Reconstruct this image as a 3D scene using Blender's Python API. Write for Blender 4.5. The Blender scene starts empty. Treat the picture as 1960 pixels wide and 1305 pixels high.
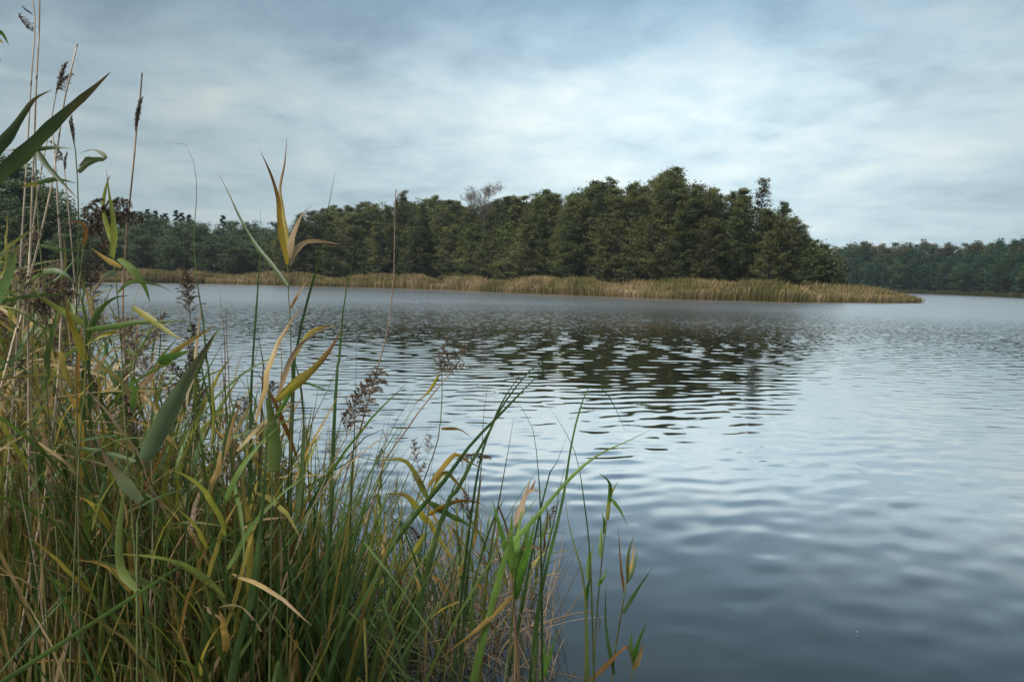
import bpy, math, random
import numpy as np
from mathutils import Matrix, Vector

# ------------------------------------------------------------------ camera, sky, sun, exposure
SC = bpy.context.scene
COL = SC.collection
R = math.radians
F = 1300.0                                   # focal length in photograph pixels (1960 wide)
CAM_H, PITCH, ROLL = 2.0, 5.12, 1.1
cam_d = bpy.data.cameras.new('camera')
cam_d.sensor_width = 36.0
cam_d.lens = 36.0 * F / 1960.0
cam_d.clip_start, cam_d.clip_end = 0.05, 3000
cam = bpy.data.objects.new('camera', cam_d)
COL.objects.link(cam)
CM = Matrix.Translation((0, 0, CAM_H)) @ Matrix.Rotation(R(90 - PITCH), 4, 'X') @ Matrix.Rotation(R(ROLL), 4, 'Z')
cam.matrix_world = CM
SC.camera = cam
CMN = np.array(CM)

SUN_AZ, SUN_EL = -112.0, 60.0                # azimuth from the view axis, clockwise: high behind the left shoulder
world = bpy.data.worlds.new('World')
SC.world = world
world.use_nodes = True


def build_sky():
    nt = world.node_tree
    N, L = nt.nodes, nt.links
    N.clear()
    out = N.new('ShaderNodeOutputWorld')
    bg = N.new('ShaderNodeBackground')
    bg.inputs['Strength'].default_value = 0.1
    L.new(bg.outputs[0], out.inputs[0])
    tc = N.new('ShaderNodeTexCoord')
    sep = N.new('ShaderNodeSeparateXYZ')
    L.new(tc.outputs['Generated'], sep.inputs[0])

    def math_(op, a, b=None, c=None, clamp=False):
        m = N.new('ShaderNodeMath')
        m.operation = op
        m.use_clamp = clamp
        for i, v in enumerate((a, b, c)):
            if v is None:
                continue
            if isinstance(v, (int, float)):
                m.inputs[i].default_value = v
            else:
                L.new(v, m.inputs[i])
        return m.outputs[0]
    zc = math_('MAXIMUM', sep.outputs[2], 0.0)
    den = math_('ADD', zc, 0.17)
    cx = math_('DIVIDE', sep.outputs[0], den)
    cy = math_('DIVIDE', sep.outputs[1], den)
    cmb = N.new('ShaderNodeCombineXYZ')
    L.new(cx, cmb.inputs[0])
    L.new(cy, cmb.inputs[1])
    cmb.inputs[2].default_value = 3.7

    def noise(scale, sx, sy, detail, rough, dist, rot=0.0, off=0.0):
        mp = N.new('ShaderNodeMapping')
        mp.inputs['Scale'].default_value = (sx, sy, 1)
        mp.inputs['Rotation'].default_value = (0, 0, rot)
        mp.inputs['Location'].default_value = (off, off * 0.7, 0)
        L.new(cmb.outputs[0], mp.inputs[0])
        n = N.new('ShaderNodeTexNoise')
        n.inputs['Scale'].default_value = scale
        n.inputs['Detail'].default_value = detail
        n.inputs['Roughness'].default_value = rough
        n.inputs['Distortion'].default_value = dist
        L.new(mp.outputs[0], n.inputs['Vector'])
        return n.outputs[0]
    n1 = noise(0.7, 1.0, 1.0, 4, 0.5, 0.4, 0.3, 5.3)
    n2 = noise(1.9, 1.0, 1.0, 5, 0.52, 0.35, -0.15, 9.0)
    n3 = noise(6.0, 1.0, 1.0, 4, 0.55, 0.3, 0.05, 4.0)
    a = math_('MULTIPLY', n1, 0.42)
    a = math_('MULTIPLY_ADD', n2, 0.38, a)
    a = math_('MULTIPLY_ADD', n3, 0.20, a)
    # far cloud seen edge-on through the air loses its contrast
    k = math_('MULTIPLY_ADD', zc, 2.6, 0.42, clamp=True)
    a = math_('SUBTRACT', a, 0.52)
    a = math_('MULTIPLY_ADD', a, k, 0.52)
    rampc = N.new('ShaderNodeValToRGB')
    e = rampc.color_ramp.elements
    e[0].position, e[0].color = 0.38, (0.46, 0.555, 0.65, 1)
    e[1].position, e[1].color = 0.61, (1.0, 1.0, 0.98, 1)
    m = rampc.color_ramp.elements.new(0.50)
    m.color = (0.73, 0.83, 0.895, 1)
    L.new(a, rampc.inputs[0])
    # brightness and tint over elevation: bright towards the horizon, deeper blue-grey overhead
    rampz = N.new('ShaderNodeValToRGB')
    rampz.color_ramp.interpolation = 'B_SPLINE'
    ez = rampz.color_ramp.elements
    ez[0].position, ez[0].color = 0.0, (0.62, 0.72, 0.75, 1)
    ez[1].position, ez[1].color = 1.0, (0.25, 0.31, 0.36, 1)
    for p, c in ((0.08, (0.71, 0.785, 0.785)), (0.20, (0.735, 0.805, 0.80)), (0.28, (0.67, 0.76, 0.785)), (0.36, (0.33, 0.45, 0.55)),
                 (0.44, (0.27, 0.355, 0.42)), (0.6, (0.25, 0.32, 0.38))):
        el = rampz.color_ramp.elements.new(p)
        el.color = (*c, 1)
    L.new(zc, rampz.inputs[0])
    mul = N.new('ShaderNodeMix')
    mul.data_type, mul.blend_type = 'RGBA', 'MULTIPLY'
    mul.inputs[0].default_value = 1.0
    L.new(rampz.outputs[0], mul.inputs[6])
    L.new(rampc.outputs[0], mul.inputs[7])
    # cloud ahead made brighter around a direction right of the view axis
    dirn = Vector((math.sin(R(13)) * math.cos(R(14)), math.cos(R(13)) * math.cos(R(14)), math.sin(R(14))))
    dp = N.new('ShaderNodeVectorMath')
    dp.operation = 'DOT_PRODUCT'
    L.new(tc.outputs['Generated'], dp.inputs[0])
    dp.inputs[1].default_value = dirn
    g = math_('MAXIMUM', dp.outputs['Value'], 0.0)
    g = math_('POWER', g, 9.0)
    g = math_('MULTIPLY_ADD', g, 0.47, 0.495)
    sc = N.new('ShaderNodeVectorMath')
    sc.operation = 'SCALE'
    L.new(mul.outputs[2], sc.inputs[0])
    g10 = math_('MULTIPLY', g, 10.0)
    L.new(g10, sc.inputs['Scale'])
    sky = N.new('ShaderNodeTexSky')
    sky.sky_type = 'NISHITA'
    sky.sun_disc = False
    sky.sun_elevation = R(SUN_EL)
    sky.sun_rotation = R(SUN_AZ)
    mix = N.new('ShaderNodeMix')
    mix.data_type = 'RGBA'
    mix.inputs[0].default_value = 0.955           # closed cloud deck, a little blue coming through
    L.new(sky.outputs[0], mix.inputs[6])
    L.new(sc.outputs[0], mix.inputs[7])
    L.new(mix.outputs[2], bg.inputs[0])


build_sky()
sun_d = bpy.data.lights.new('sun', 'SUN')
sun_d.energy = 3.6
sun_d.angle = R(20)
sun_d.color = (1.0, 0.96, 0.9)
sun = bpy.data.objects.new('sun', sun_d)
COL.objects.link(sun)
sv = Vector((math.sin(R(SUN_AZ)) * math.cos(R(SUN_EL)), math.cos(R(SUN_AZ)) * math.cos(R(SUN_EL)), math.sin(R(SUN_EL))))
sun.rotation_euler = (-sv).to_track_quat('-Z', 'Y').to_euler()
SC.view_settings.view_transform = 'Standard'
SC.view_settings.look = 'None'
SC.view_settings.exposure = 0.56
SC.view_settings.gamma = 1.0
SC.cycles.max_bounces = 4
SC.cycles.diffuse_bounces = 2
SC.cycles.glossy_bounces = 3
SC.cycles.transmission_bounces = 2
SC.cycles.volume_bounces = 0

# ------------------------------------------------------------------ helpers
random.seed(11)
rng = np.random.default_rng(11)


def at(px, py, d):
    """point that the photograph shows at pixel (px, py), d metres in front of the camera"""
    v = np.array([(px - 980.0) / F * d, -(py - 652.5) / F * d, -d, 1.0])
    return (CMN @ v)[:3]


def to_px(p):
    v = np.linalg.inv(CMN) @ np.array([p[0], p[1], p[2], 1.0])
    return 980 + F * v[0] / -v[2], 652.5 - F * v[1] / -v[2]


def tag(o, label=None, cat=None, group=None, kind=None):
    for k, v in (('label', label), ('category', cat), ('group', group), ('kind', kind)):
        if v:
            o[k] = v
    return o


def mesh(name, V, Q, mat=None, uv=None, smooth=True, attr=None):
    V = np.asarray(V, dtype=np.float32).reshape(-1, 3)
    Q = np.asarray(Q, dtype=np.int32)
    k = Q.shape[1]
    me = bpy.data.meshes.new(name)
    me.vertices.add(len(V))
    me.vertices.foreach_set('co', V.ravel())
    me.loops.add(Q.size)
    me.loops.foreach_set('vertex_index', Q.ravel())
    me.polygons.add(len(Q))
    me.polygons.foreach_set('loop_start', np.arange(len(Q), dtype=np.int32) * k)
    me.polygons.foreach_set('use_smooth', np.full(len(Q), smooth, dtype=bool))
    if uv is not None:
        l = me.uv_layers.new(name='UVMap')
        l.data.foreach_set('uv', np.asarray(uv, dtype=np.float32)[Q.ravel()].ravel())
    if attr is not None:
        a = me.attributes.new('tone', 'FLOAT', 'POINT')
        a.data.foreach_set('value', np.asarray(attr, dtype=np.float32))
    me.update()
    me.validate()
    if mat:
        me.materials.append(mat)
    return me


def obj(name, me, parent=None):
    o = bpy.data.objects.new(name, me)
    COL.objects.link(o)
    if parent is not None:
        o.parent = parent
    return o


def empty(name, loc=(0, 0, 0), rz=0.0):
    o = bpy.data.objects.new(name, None)
    o.empty_display_size = 0.1
    COL.objects.link(o)
    o.location = loc
    o.rotation_euler = (0, 0, rz)
    return o


def copy_thing(src, loc, rot, scale, label=None, group=None):
    r = src.copy()
    COL.objects.link(r)
    r.location, r.rotation_euler, r.scale = loc, rot, scale
    if label:
        r['label'] = label
    if group:
        r['group'] = group
    for ch in KIDS[src.name]:
        c = ch.copy()
        c.parent = r
        COL.objects.link(c)
    return r


KIDS = {}


def nrm(v):
    v = np.asarray(v, float)
    return v / (np.linalg.norm(v, axis=-1, keepdims=True) + 1e-12)


def spline(P, n):
    """Catmull-Rom through P resampled to n points"""
    P = np.asarray(P, float)
    if len(P) == 2:
        t = np.linspace(0, 1, n)[:, None]
        return P[0] * (1 - t) + P[1] * t
    Q = np.vstack([2 * P[0] - P[1], P, 2 * P[-1] - P[-2]])
    seg = np.linalg.norm(np.diff(P, axis=0), axis=1)
    s = np.concatenate([[0], np.cumsum(seg)])
    u = np.linspace(0, s[-1], n)
    out = []
    for x in u:
        i = min(np.searchsorted(s, x, side='right') - 1, len(P) - 2)
        t = (x - s[i]) / max(seg[i], 1e-9)
        p0, p1, p2, p3 = Q[i], Q[i + 1], Q[i + 2], Q[i + 3]
        out.append(0.5 * (2 * p1 + (p2 - p0) * t + (2 * p0 - 5 * p1 + 4 * p2 - p3) * t * t + (3 * p1 - p0 - 3 * p2 + p3) * t ** 3))
    return np.array(out)


def ribbon(P, w, side, fold=0.25, twist=0.0):
    """folded leaf blade: three vertices across each station"""
    P = np.asarray(P, float)
    n = len(P)
    T = nrm(np.gradient(P, axis=0))
    S = np.tile(nrm(side), (n, 1)) if np.ndim(side) == 1 else nrm(side)
    S = nrm(S - T * (S * T).sum(1, keepdims=True))
    Nn = np.cross(T, S)
    if twist:
        a = np.linspace(0, twist, n)[:, None]
        S, Nn = S * np.cos(a) + Nn * np.sin(a), Nn * np.cos(a) - S * np.sin(a)
    w = np.asarray(w)[:, None] * 0.5
    V = np.stack([P - S * w, P + Nn * w * fold * 2, P + S * w], 1).reshape(-1, 3)
    t = np.linspace(0, 1, n)
    UV = np.stack([np.tile([0, .5, 1], n), np.repeat(t, 3)], 1)
    i = np.arange(n - 1) * 3
    Q = np.concatenate([np.stack([i, i + 1, i + 4, i + 3], 1), np.stack([i + 1, i + 2, i + 5, i + 4], 1)])
    return V, Q, UV


def tube(P, r, k=6):
    P = np.asarray(P, float)
    n = len(P)
    T = nrm(np.gradient(P, axis=0))
    ref = np.array([0.3, 0.9, 0.1])
    A = nrm(np.cross(T, ref))
    B = np.cross(T, A)
    r = np.broadcast_to(np.asarray(r, float), (n,))[:, None, None]
    an = np.linspace(0, 2 * np.pi, k, endpoint=False)
    V = P[:, None, :] + r * (np.cos(an)[None, :, None] * A[:, None, :] + np.sin(an)[None, :, None] * B[:, None, :])
    t = np.linspace(0, 1, n)
    UV = np.stack([np.tile(np.arange(k) / k, n), np.repeat(t, k)], 1)
    Q = []
    for i in range(n - 1):
        for j in range(k):
            Q.append((i * k + j, i * k + (j + 1) % k, (i + 1) * k + (j + 1) % k, (i + 1) * k + j))
    return V.reshape(-1, 3), np.array(Q), UV


class Bag:
    """collects ribbons, tubes and quads into one mesh"""
    def __init__(self):
        self.V, self.Q, self.U, self.n = [], [], [], 0

    def add(self, vqu):
        V, Q, U = vqu
        self.V.append(V)
        self.Q.append(Q + self.n)
        self.U.append(U)
        self.n += len(V)

    def mesh(self, name, mat, smooth=True):
        return mesh(name, np.concatenate(self.V), np.concatenate(self.Q), mat, np.concatenate(self.U), smooth)


def quads(C, A, B):
    """diamond leaf quads: centres C, half axes A and B (n,3)"""
    n = len(C)
    V = np.stack([C - A, C + B * 0.9 - A * 0.1, C + A, C - B * 0.9 - A * 0.1], 1).reshape(-1, 3)
    Q = np.arange(n * 4).reshape(n, 4)
    return V, Q, np.tile([[0, 0], [1, .5], [.5, 1], [0, .5]], (n, 1))


# ------------------------------------------------------------------ materials
def mat_new(name):
    m = bpy.data.materials.new(name)
    m.use_nodes = True
    nt = m.node_tree
    nt.nodes.clear()
    out = nt.nodes.new('ShaderNodeOutputMaterial')
    return m, nt.nodes, nt.links, out


def ramp(N, stops, interp='LINEAR'):
    r = N.new('ShaderNodeValToRGB')
    r.color_ramp.interpolation = interp
    e = r.color_ramp.elements
    while len(e) < len(stops):
        e.new(0.5)
    for x, (p, c) in zip(e, stops):
        x.position = p
        x.color = (*c, 1)
    return r


def mixrgb(N, L, a, b, fac, mode='MIX'):
    m = N.new('ShaderNodeMix')
    m.data_type, m.blend_type = 'RGBA', mode
    for s, v in ((6, a), (7, b), (0, fac)):
        if isinstance(v, (int, float)):
            m.inputs[s].default_value = v
        elif isinstance(v, tuple):
            m.inputs[s].default_value = (*v, 1)
        else:
            L.new(v, m.inputs[s])
    return m.outputs[2]


def leaf_shader(N, L, out, col, rough=0.5, transl=0.3, spec=0.35):
    p = N.new('ShaderNodeBsdfPrincipled')
    p.inputs['Roughness'].default_value = rough
    p.inputs['Specular IOR Level'].default_value = spec
    L.new(col, p.inputs['Base Color'])
    t = N.new('ShaderNodeBsdfTranslucent')
    L.new(col, t.inputs[0])
    ms = N.new('ShaderNodeMixShader')
    ms.inputs[0].default_value = transl
    L.new(p.outputs[0], ms.inputs[1])
    L.new(t.outputs[0], ms.inputs[2])
    L.new(ms.outputs[0], out.inputs[0])
    return p


def blade_mat(name, stops, tip=(0.20, 0.10, 0.04), tip_at=(0.72, 1.0), by='object', transl=0.4, tipk=0.8):
    """long blades: colour picked per blade, veins across, drying towards the tip, specks of rust"""
    m, N, L, out = mat_new(name)
    if by == 'object':
        info = N.new('ShaderNodeObjectInfo').outputs['Random']
    else:
        info = N.new('ShaderNodeNewGeometry').outputs['Random Per Island']
    rc = ramp(N, stops)
    L.new(info, rc.inputs[0])
    uv = N.new('ShaderNodeUVMap')
    sep = N.new('ShaderNodeSeparateXYZ')
    L.new(uv.outputs[0], sep.inputs[0])
    # drying tip, its start shifted per blade
    off = N.new('ShaderNodeMath')
    off.operation = 'MULTIPLY_ADD'
    L.new(info, off.inputs[0])
    off.inputs[1].default_value = 0.35
    L.new(sep.outputs[1], off.inputs[2])
    nz = N.new('ShaderNodeTexNoise')
    tcc = N.new('ShaderNodeTexCoord')
    nz.inputs['Scale'].default_value = 38
    nz.inputs['Detail'].default_value = 3
    L.new(tcc.outputs['Object'], nz.inputs['Vector'])
    o2 = N.new('ShaderNodeMath')
    o2.operation = 'MULTIPLY_ADD'
    L.new(nz.outputs[0], o2.inputs[0])
    o2.inputs[1].default_value = 0.30
    L.new(off.outputs[0], o2.inputs[2])
    mr = N.new('ShaderNodeMapRange')
    mr.inputs['From Min'].default_value = tip_at[0] + 0.3
    mr.inputs['From Max'].default_value = tip_at[1] + 0.42
    mr.inputs['To Max'].default_value = tipk
    L.new(o2.outputs[0], mr.inputs[0])
    c = mixrgb(N, L, rc.outputs[0], tip, mr.outputs[0])
    # veins: fine stripes across the blade plus a pale midrib
    wv = N.new('ShaderNodeMath')
    wv.operation = 'SINE'
    mu = N.new('ShaderNodeMath')
    mu.operation = 'MULTIPLY'
    mu.inputs[1].default_value = 31
    L.new(sep.outputs[0], mu.inputs[0])
    L.new(mu.outputs[0], wv.inputs[0])
    mv = N.new('ShaderNodeMapRange')
    mv.inputs['From Min'].default_value = -1
    mv.inputs['To Min'].default_value = 0.88
    mv.inputs['To Max'].default_value = 1.08
    L.new(wv.outputs[0], mv.inputs[0])
    c = mixrgb(N, L, c, mv.outputs[0], 1.0, 'MULTIPLY')
    n2 = N.new('ShaderNodeTexNoise')
    n2.inputs['Scale'].default_value = 9
    n2.inputs['Detail'].default_value = 4
    L.new(tcc.outputs['Object'], n2.inputs['Vector'])
    r2 = ramp(N, [(0.3, (0.68, 0.68, 0.68)), (0.7, (1.25, 1.25, 1.2))])
    L.new(n2.outputs[0], r2.inputs[0])
    c = mixrgb(N, L, c, r2.outputs[0], 1.0, 'MULTIPLY')
    leaf_shader(N, L, out, c, 0.48, transl)
    return m


GREENS = [(0.0, (0.065, 0.115, 0.024)), (0.22, (0.125, 0.195, 0.034)), (0.40, (0.130, 0.200, 0.075)),
          (0.54, (0.240, 0.270, 0.042)), (0.70, (0.340, 0.300, 0.050)), (0.85, (0.43, 0.29, 0.06)), (1.0, (0.48, 0.32, 0.13))]
M_leaf = blade_mat('reed_leaf', GREENS)
M_sedge = blade_mat('sedge_blade', [(0.0, (0.055, 0.110, 0.030)), (0.4, (0.110, 0.185, 0.055)), (0.7, (0.150, 0.200, 0.045)),
                                    (0.9, (0.25, 0.22, 0.045)), (1.0, (0.34, 0.20, 0.06))], tip=(0.26, 0.16, 0.05), tip_at=(0.85, 1.05))
M_thick = blade_mat('thicket_blade', [(0.0, (0.055, 0.110, 0.030)), (0.28, (0.090, 0.155, 0.040)), (0.5, (0.180, 0.200, 0.045)),
                                      (0.64, (0.32, 0.26, 0.070)), (0.80, (0.48, 0.33, 0.13)), (1.0, (0.62, 0.48, 0.29))], by='island')
M_fresh = blade_mat('fresh_leaf', [(0, (0.085, 0.20, 0.028)), (0.5, (0.12, 0.24, 0.035)), (1, (0.15, 0.25, 0.05))], tipk=0.15, transl=0.4)
M_yellow = blade_mat('yellow_leaf', [(0, (0.42, 0.33, 0.03)), (0.6, (0.30, 0.28, 0.035)), (1, (0.46, 0.30, 0.035))], tip=(0.17, 0.06, 0.025), tip_at=(0.30, 0.75), transl=0.4)
M_tanleaf = blade_mat('dry_leaf', [(0, (0.36, 0.25, 0.15)), (0.5, (0.42, 0.30, 0.18)), (1, (0.30, 0.19, 0.10))], tip=(0.30, 0.2, 0.12))
M_ochre = blade_mat('rust_leaf', [(0, (0.24, 0.12, 0.03)), (0.5, (0.30, 0.17, 0.04)), (1, (0.17, 0.075, 0.03))], tip=(0.14, 0.06, 0.03))
M_grey = blade_mat('grey_leaf', [(0, (0.10, 0.145, 0.06)), (1, (0.17, 0.195, 0.09))], tip=(0.17, 0.095, 0.05), tip_at=(0.35, 0.75))


def stem_mat(name, a, b, node=(0.14, 0.09, 0.05), bands=9.0):
    m, N, L, out = mat_new(name)
    uv = N.new('ShaderNodeUVMap')
    sep = N.new('ShaderNodeSeparateXYZ')
    L.new(uv.outputs[0], sep.inputs[0])
    info = N.new('ShaderNodeObjectInfo')
    rc = ramp(N, [(0, a), (1, b)])
    L.new(info.outputs['Random'], rc.inputs[0])
    tcc = N.new('ShaderNodeTexCoord')
    nz = N.new('ShaderNodeTexNoise')
    nz.inputs['Scale'].default_value = 14
    nz.inputs['Detail'].default_value = 4
    L.new(tcc.outputs['Object'], nz.inputs['Vector'])
    r2 = ramp(N, [(0.3, (0.55, 0.52, 0.48)), (0.65, (1.15, 1.15, 1.15))])
    L.new(nz.outputs[0], r2.inputs[0])
    c = mixrgb(N, L, rc.outputs[0], r2.outputs[0], 1.0, 'MULTIPLY')
    mu = N.new('ShaderNodeMath')
    mu.operation = 'MULTIPLY'
    mu.inputs[1].default_value = bands
    L.new(sep.outputs[1], mu.inputs[0])
    fr = N.new('ShaderNodeMath')
    fr.operation = 'FRACT'
    L.new(mu.outputs[0], fr.inputs[0])
    gt = N.new('ShaderNodeMath')
    gt.operation = 'GREATER_THAN'
    gt.inputs[1].default_value = 0.955
    L.new(fr.outputs[0], gt.inputs[0])
    c = mixrgb(N, L, c, node, gt.outputs[0])
    p = N.new('ShaderNodeBsdfPrincipled')
    p.inputs['Roughness'].default_value = 0.5
    L.new(c, p.inputs['Base Color'])
    L.new(p.outputs[0], out.inputs[0])
    return m


M_drystem = stem_mat('dry_stem', (0.46, 0.36, 0.25), (0.55, 0.45, 0.34))
M_redstem = stem_mat('red_dry_stem', (0.30, 0.19, 0.12), (0.36, 0.24, 0.15))
M_greenstem = stem_mat('green_stem', (0.10, 0.14, 0.035), (0.15, 0.15, 0.04))


def flat_leafy(name, stops, by='island', rough=0.6, transl=0.3, patch=None, objvar=0.35):
    """foliage of trees and plumes: tone per leaf, larger patches, tone per plant"""
    m, N, L, out = mat_new(name)
    src = N.new('ShaderNodeNewGeometry').outputs['Random Per Island']
    rc = ramp(N, stops)
    L.new(src, rc.inputs[0])
    info = N.new('ShaderNodeObjectInfo')
    mr = N.new('ShaderNodeMapRange')
    mr.inputs['To Min'].default_value = 1 - objvar
    mr.inputs['To Max'].default_value = 1 + objvar
    L.new(info.outputs['Random'], mr.inputs[0])
    c = mixrgb(N, L, rc.outputs[0], mr.outputs[0], 1.0, 'MULTIPLY')
    if patch:
        tcc = N.new('ShaderNodeTexCoord')
        nz = N.new('ShaderNodeTexNoise')
        nz.inputs['Scale'].default_value = patch[0]
        nz.inputs['Detail'].default_value = 2
        L.new(tcc.outputs['Object'], nz.inputs['Vector'])
        r2 = ramp(N, [(0.36, patch[1]), (0.64, patch[2])])
        L.new(nz.outputs[0], r2.inputs[0])
        c = mixrgb(N, L, c, r2.outputs[0], 1.0, 'MULTIPLY')
    leaf_shader(N, L, out, c, rough, transl, 0.2)
    return m


M_plume = flat_leafy('plume', [(0, (0.065, 0.045, 0.032)), (0.5, (0.12, 0.085, 0.058)), (1, (0.25, 0.19, 0.13))])
M_palep = flat_leafy('pale_plume', [(0, (0.13, 0.095, 0.070)), (0.5, (0.21, 0.16, 0.115)), (1, (0.33, 0.27, 0.20))])
PW = ((0.75, 0.8, 0.85), (1.35, 1.25, 0.9))
M_alder = flat_leafy('alder_foliage', [(0, (0.068, 0.080, 0.038)), (0.6, (0.112, 0.126, 0.055)), (1, (0.175, 0.182, 0.078))], patch=(0.3, *PW))
M_alder2 = flat_leafy('alder_foliage_green', [(0, (0.068, 0.090, 0.038)), (0.6, (0.115, 0.142, 0.056)), (1, (0.175, 0.195, 0.078))], patch=(0.3, *PW))
M_birchl = flat_leafy('birch_foliage', [(0, (0.075, 0.070, 0.030)), (0.6, (0.11, 0.095, 0.040)), (1, (0.17, 0.13, 0.06))])
M_beech = flat_leafy('beech_foliage', [(0, (0.014, 0.046, 0.036)), (0.6, (0.024, 0.078, 0.056)), (1, (0.040, 0.102, 0.066))], patch=(0.25, *PW))
M_beecha = flat_leafy('autumn_foliage', [(0, (0.052, 0.054, 0.032)), (0.6, (0.082, 0.075, 0.040)), (1, (0.12, 0.095, 0.046))], patch=(0.25, *PW))
M_beecho = flat_leafy('olive_foliage', [(0, (0.030, 0.056, 0.030)), (0.6, (0.048, 0.080, 0.040)), (1, (0.075, 0.108, 0.050))], patch=(0.25, *PW))
M_left = flat_leafy('left_wood_foliage', [(0, (0.045, 0.075, 0.040)), (0.6, (0.075, 0.11, 0.052)), (1, (0.11, 0.15, 0.075))], patch=(0.25, *PW))
M_needle = flat_leafy('spruce_needles', [(0, (0.02, 0.05, 0.036)), (1, (0.04, 0.085, 0.058))], transl=0.1)
M_twig = flat_leafy('bare_twigs', [(0, (0.15, 0.135, 0.115)), (1, (0.24, 0.215, 0.185))], transl=0.2)
M_willow = flat_leafy('willow_foliage', [(0, (0.05, 0.065, 0.024)), (1, (0.11, 0.115, 0.045))])


def bark(name, a, b, scale=3.0):
    m, N, L, out = mat_new(name)
    tcc = N.new('ShaderNodeTexCoord')
    mp = N.new('ShaderNodeMapping')
    mp.inputs['Scale'].default_value = (3, 3, 0.6)
    L.new(tcc.outputs['Object'], mp.inputs[0])
    nz = N.new('ShaderNodeTexNoise')
    nz.inputs['Scale'].default_value = scale
    nz.inputs['Detail'].default_value = 5
    L.new(mp.outputs[0], nz.inputs['Vector'])
    r = ramp(N, [(0.35, a), (0.65, b)])
    L.new(nz.outputs[0], r.inputs[0])
    p = N.new('ShaderNodeBsdfPrincipled')
    p.inputs['Roughness'].default_value = 0.85
    L.new(r.outputs[0], p.inputs['Base Color'])
    L.new(p.outputs[0], out.inputs[0])
    return m


M_bark = bark('alder_bark', (0.06, 0.053, 0.046), (0.15, 0.135, 0.12))
M_birchbark = bark('birch_bark', (0.10, 0.09, 0.085), (0.42, 0.40, 0.38))
M_soil = bark('wet_soil', (0.018, 0.014, 0.010), (0.055, 0.045, 0.026), 1.2)
M_land = bark('shore_ground', (0.03, 0.03, 0.015), (0.075, 0.065, 0.03), 0.5)


def reedbed_mat():
    m, N, L, out = mat_new('reed_bed')
    geo = N.new('ShaderNodeNewGeometry')
    uv = N.new('ShaderNodeUVMap')
    sep = N.new('ShaderNodeSeparateXYZ')
    L.new(uv.outputs[0], sep.inputs[0])
    nz = N.new('ShaderNodeTexNoise')
    mp = N.new('ShaderNodeMapping')
    mp.inputs['Scale'].default_value = (1, 1, 0.25)
    L.new(geo.outputs['Position'], mp.inputs[0])
    nz.inputs['Scale'].default_value = 0.16
    nz.inputs['Detail'].default_value = 4
    L.new(mp.outputs[0], nz.inputs['Vector'])
    ad = N.new('ShaderNodeMath')
    ad.operation = 'MULTIPLY_ADD'
    L.new(geo.outputs['Random Per Island'], ad.inputs[0])
    ad.inputs[1].default_value = 0.32
    L.new(nz.outputs[0], ad.inputs[2])
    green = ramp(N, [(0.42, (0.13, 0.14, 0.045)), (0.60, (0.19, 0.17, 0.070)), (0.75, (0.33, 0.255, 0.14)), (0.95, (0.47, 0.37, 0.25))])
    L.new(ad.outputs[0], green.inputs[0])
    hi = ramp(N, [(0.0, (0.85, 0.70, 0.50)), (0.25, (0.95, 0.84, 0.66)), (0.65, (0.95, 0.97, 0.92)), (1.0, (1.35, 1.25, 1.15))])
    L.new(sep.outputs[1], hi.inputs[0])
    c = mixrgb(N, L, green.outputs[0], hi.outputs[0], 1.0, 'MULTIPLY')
    leaf_shader(N, L, out, c, 0.7, 0.3, 0.15)
    return m


M_reedbed = reedbed_mat()


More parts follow.
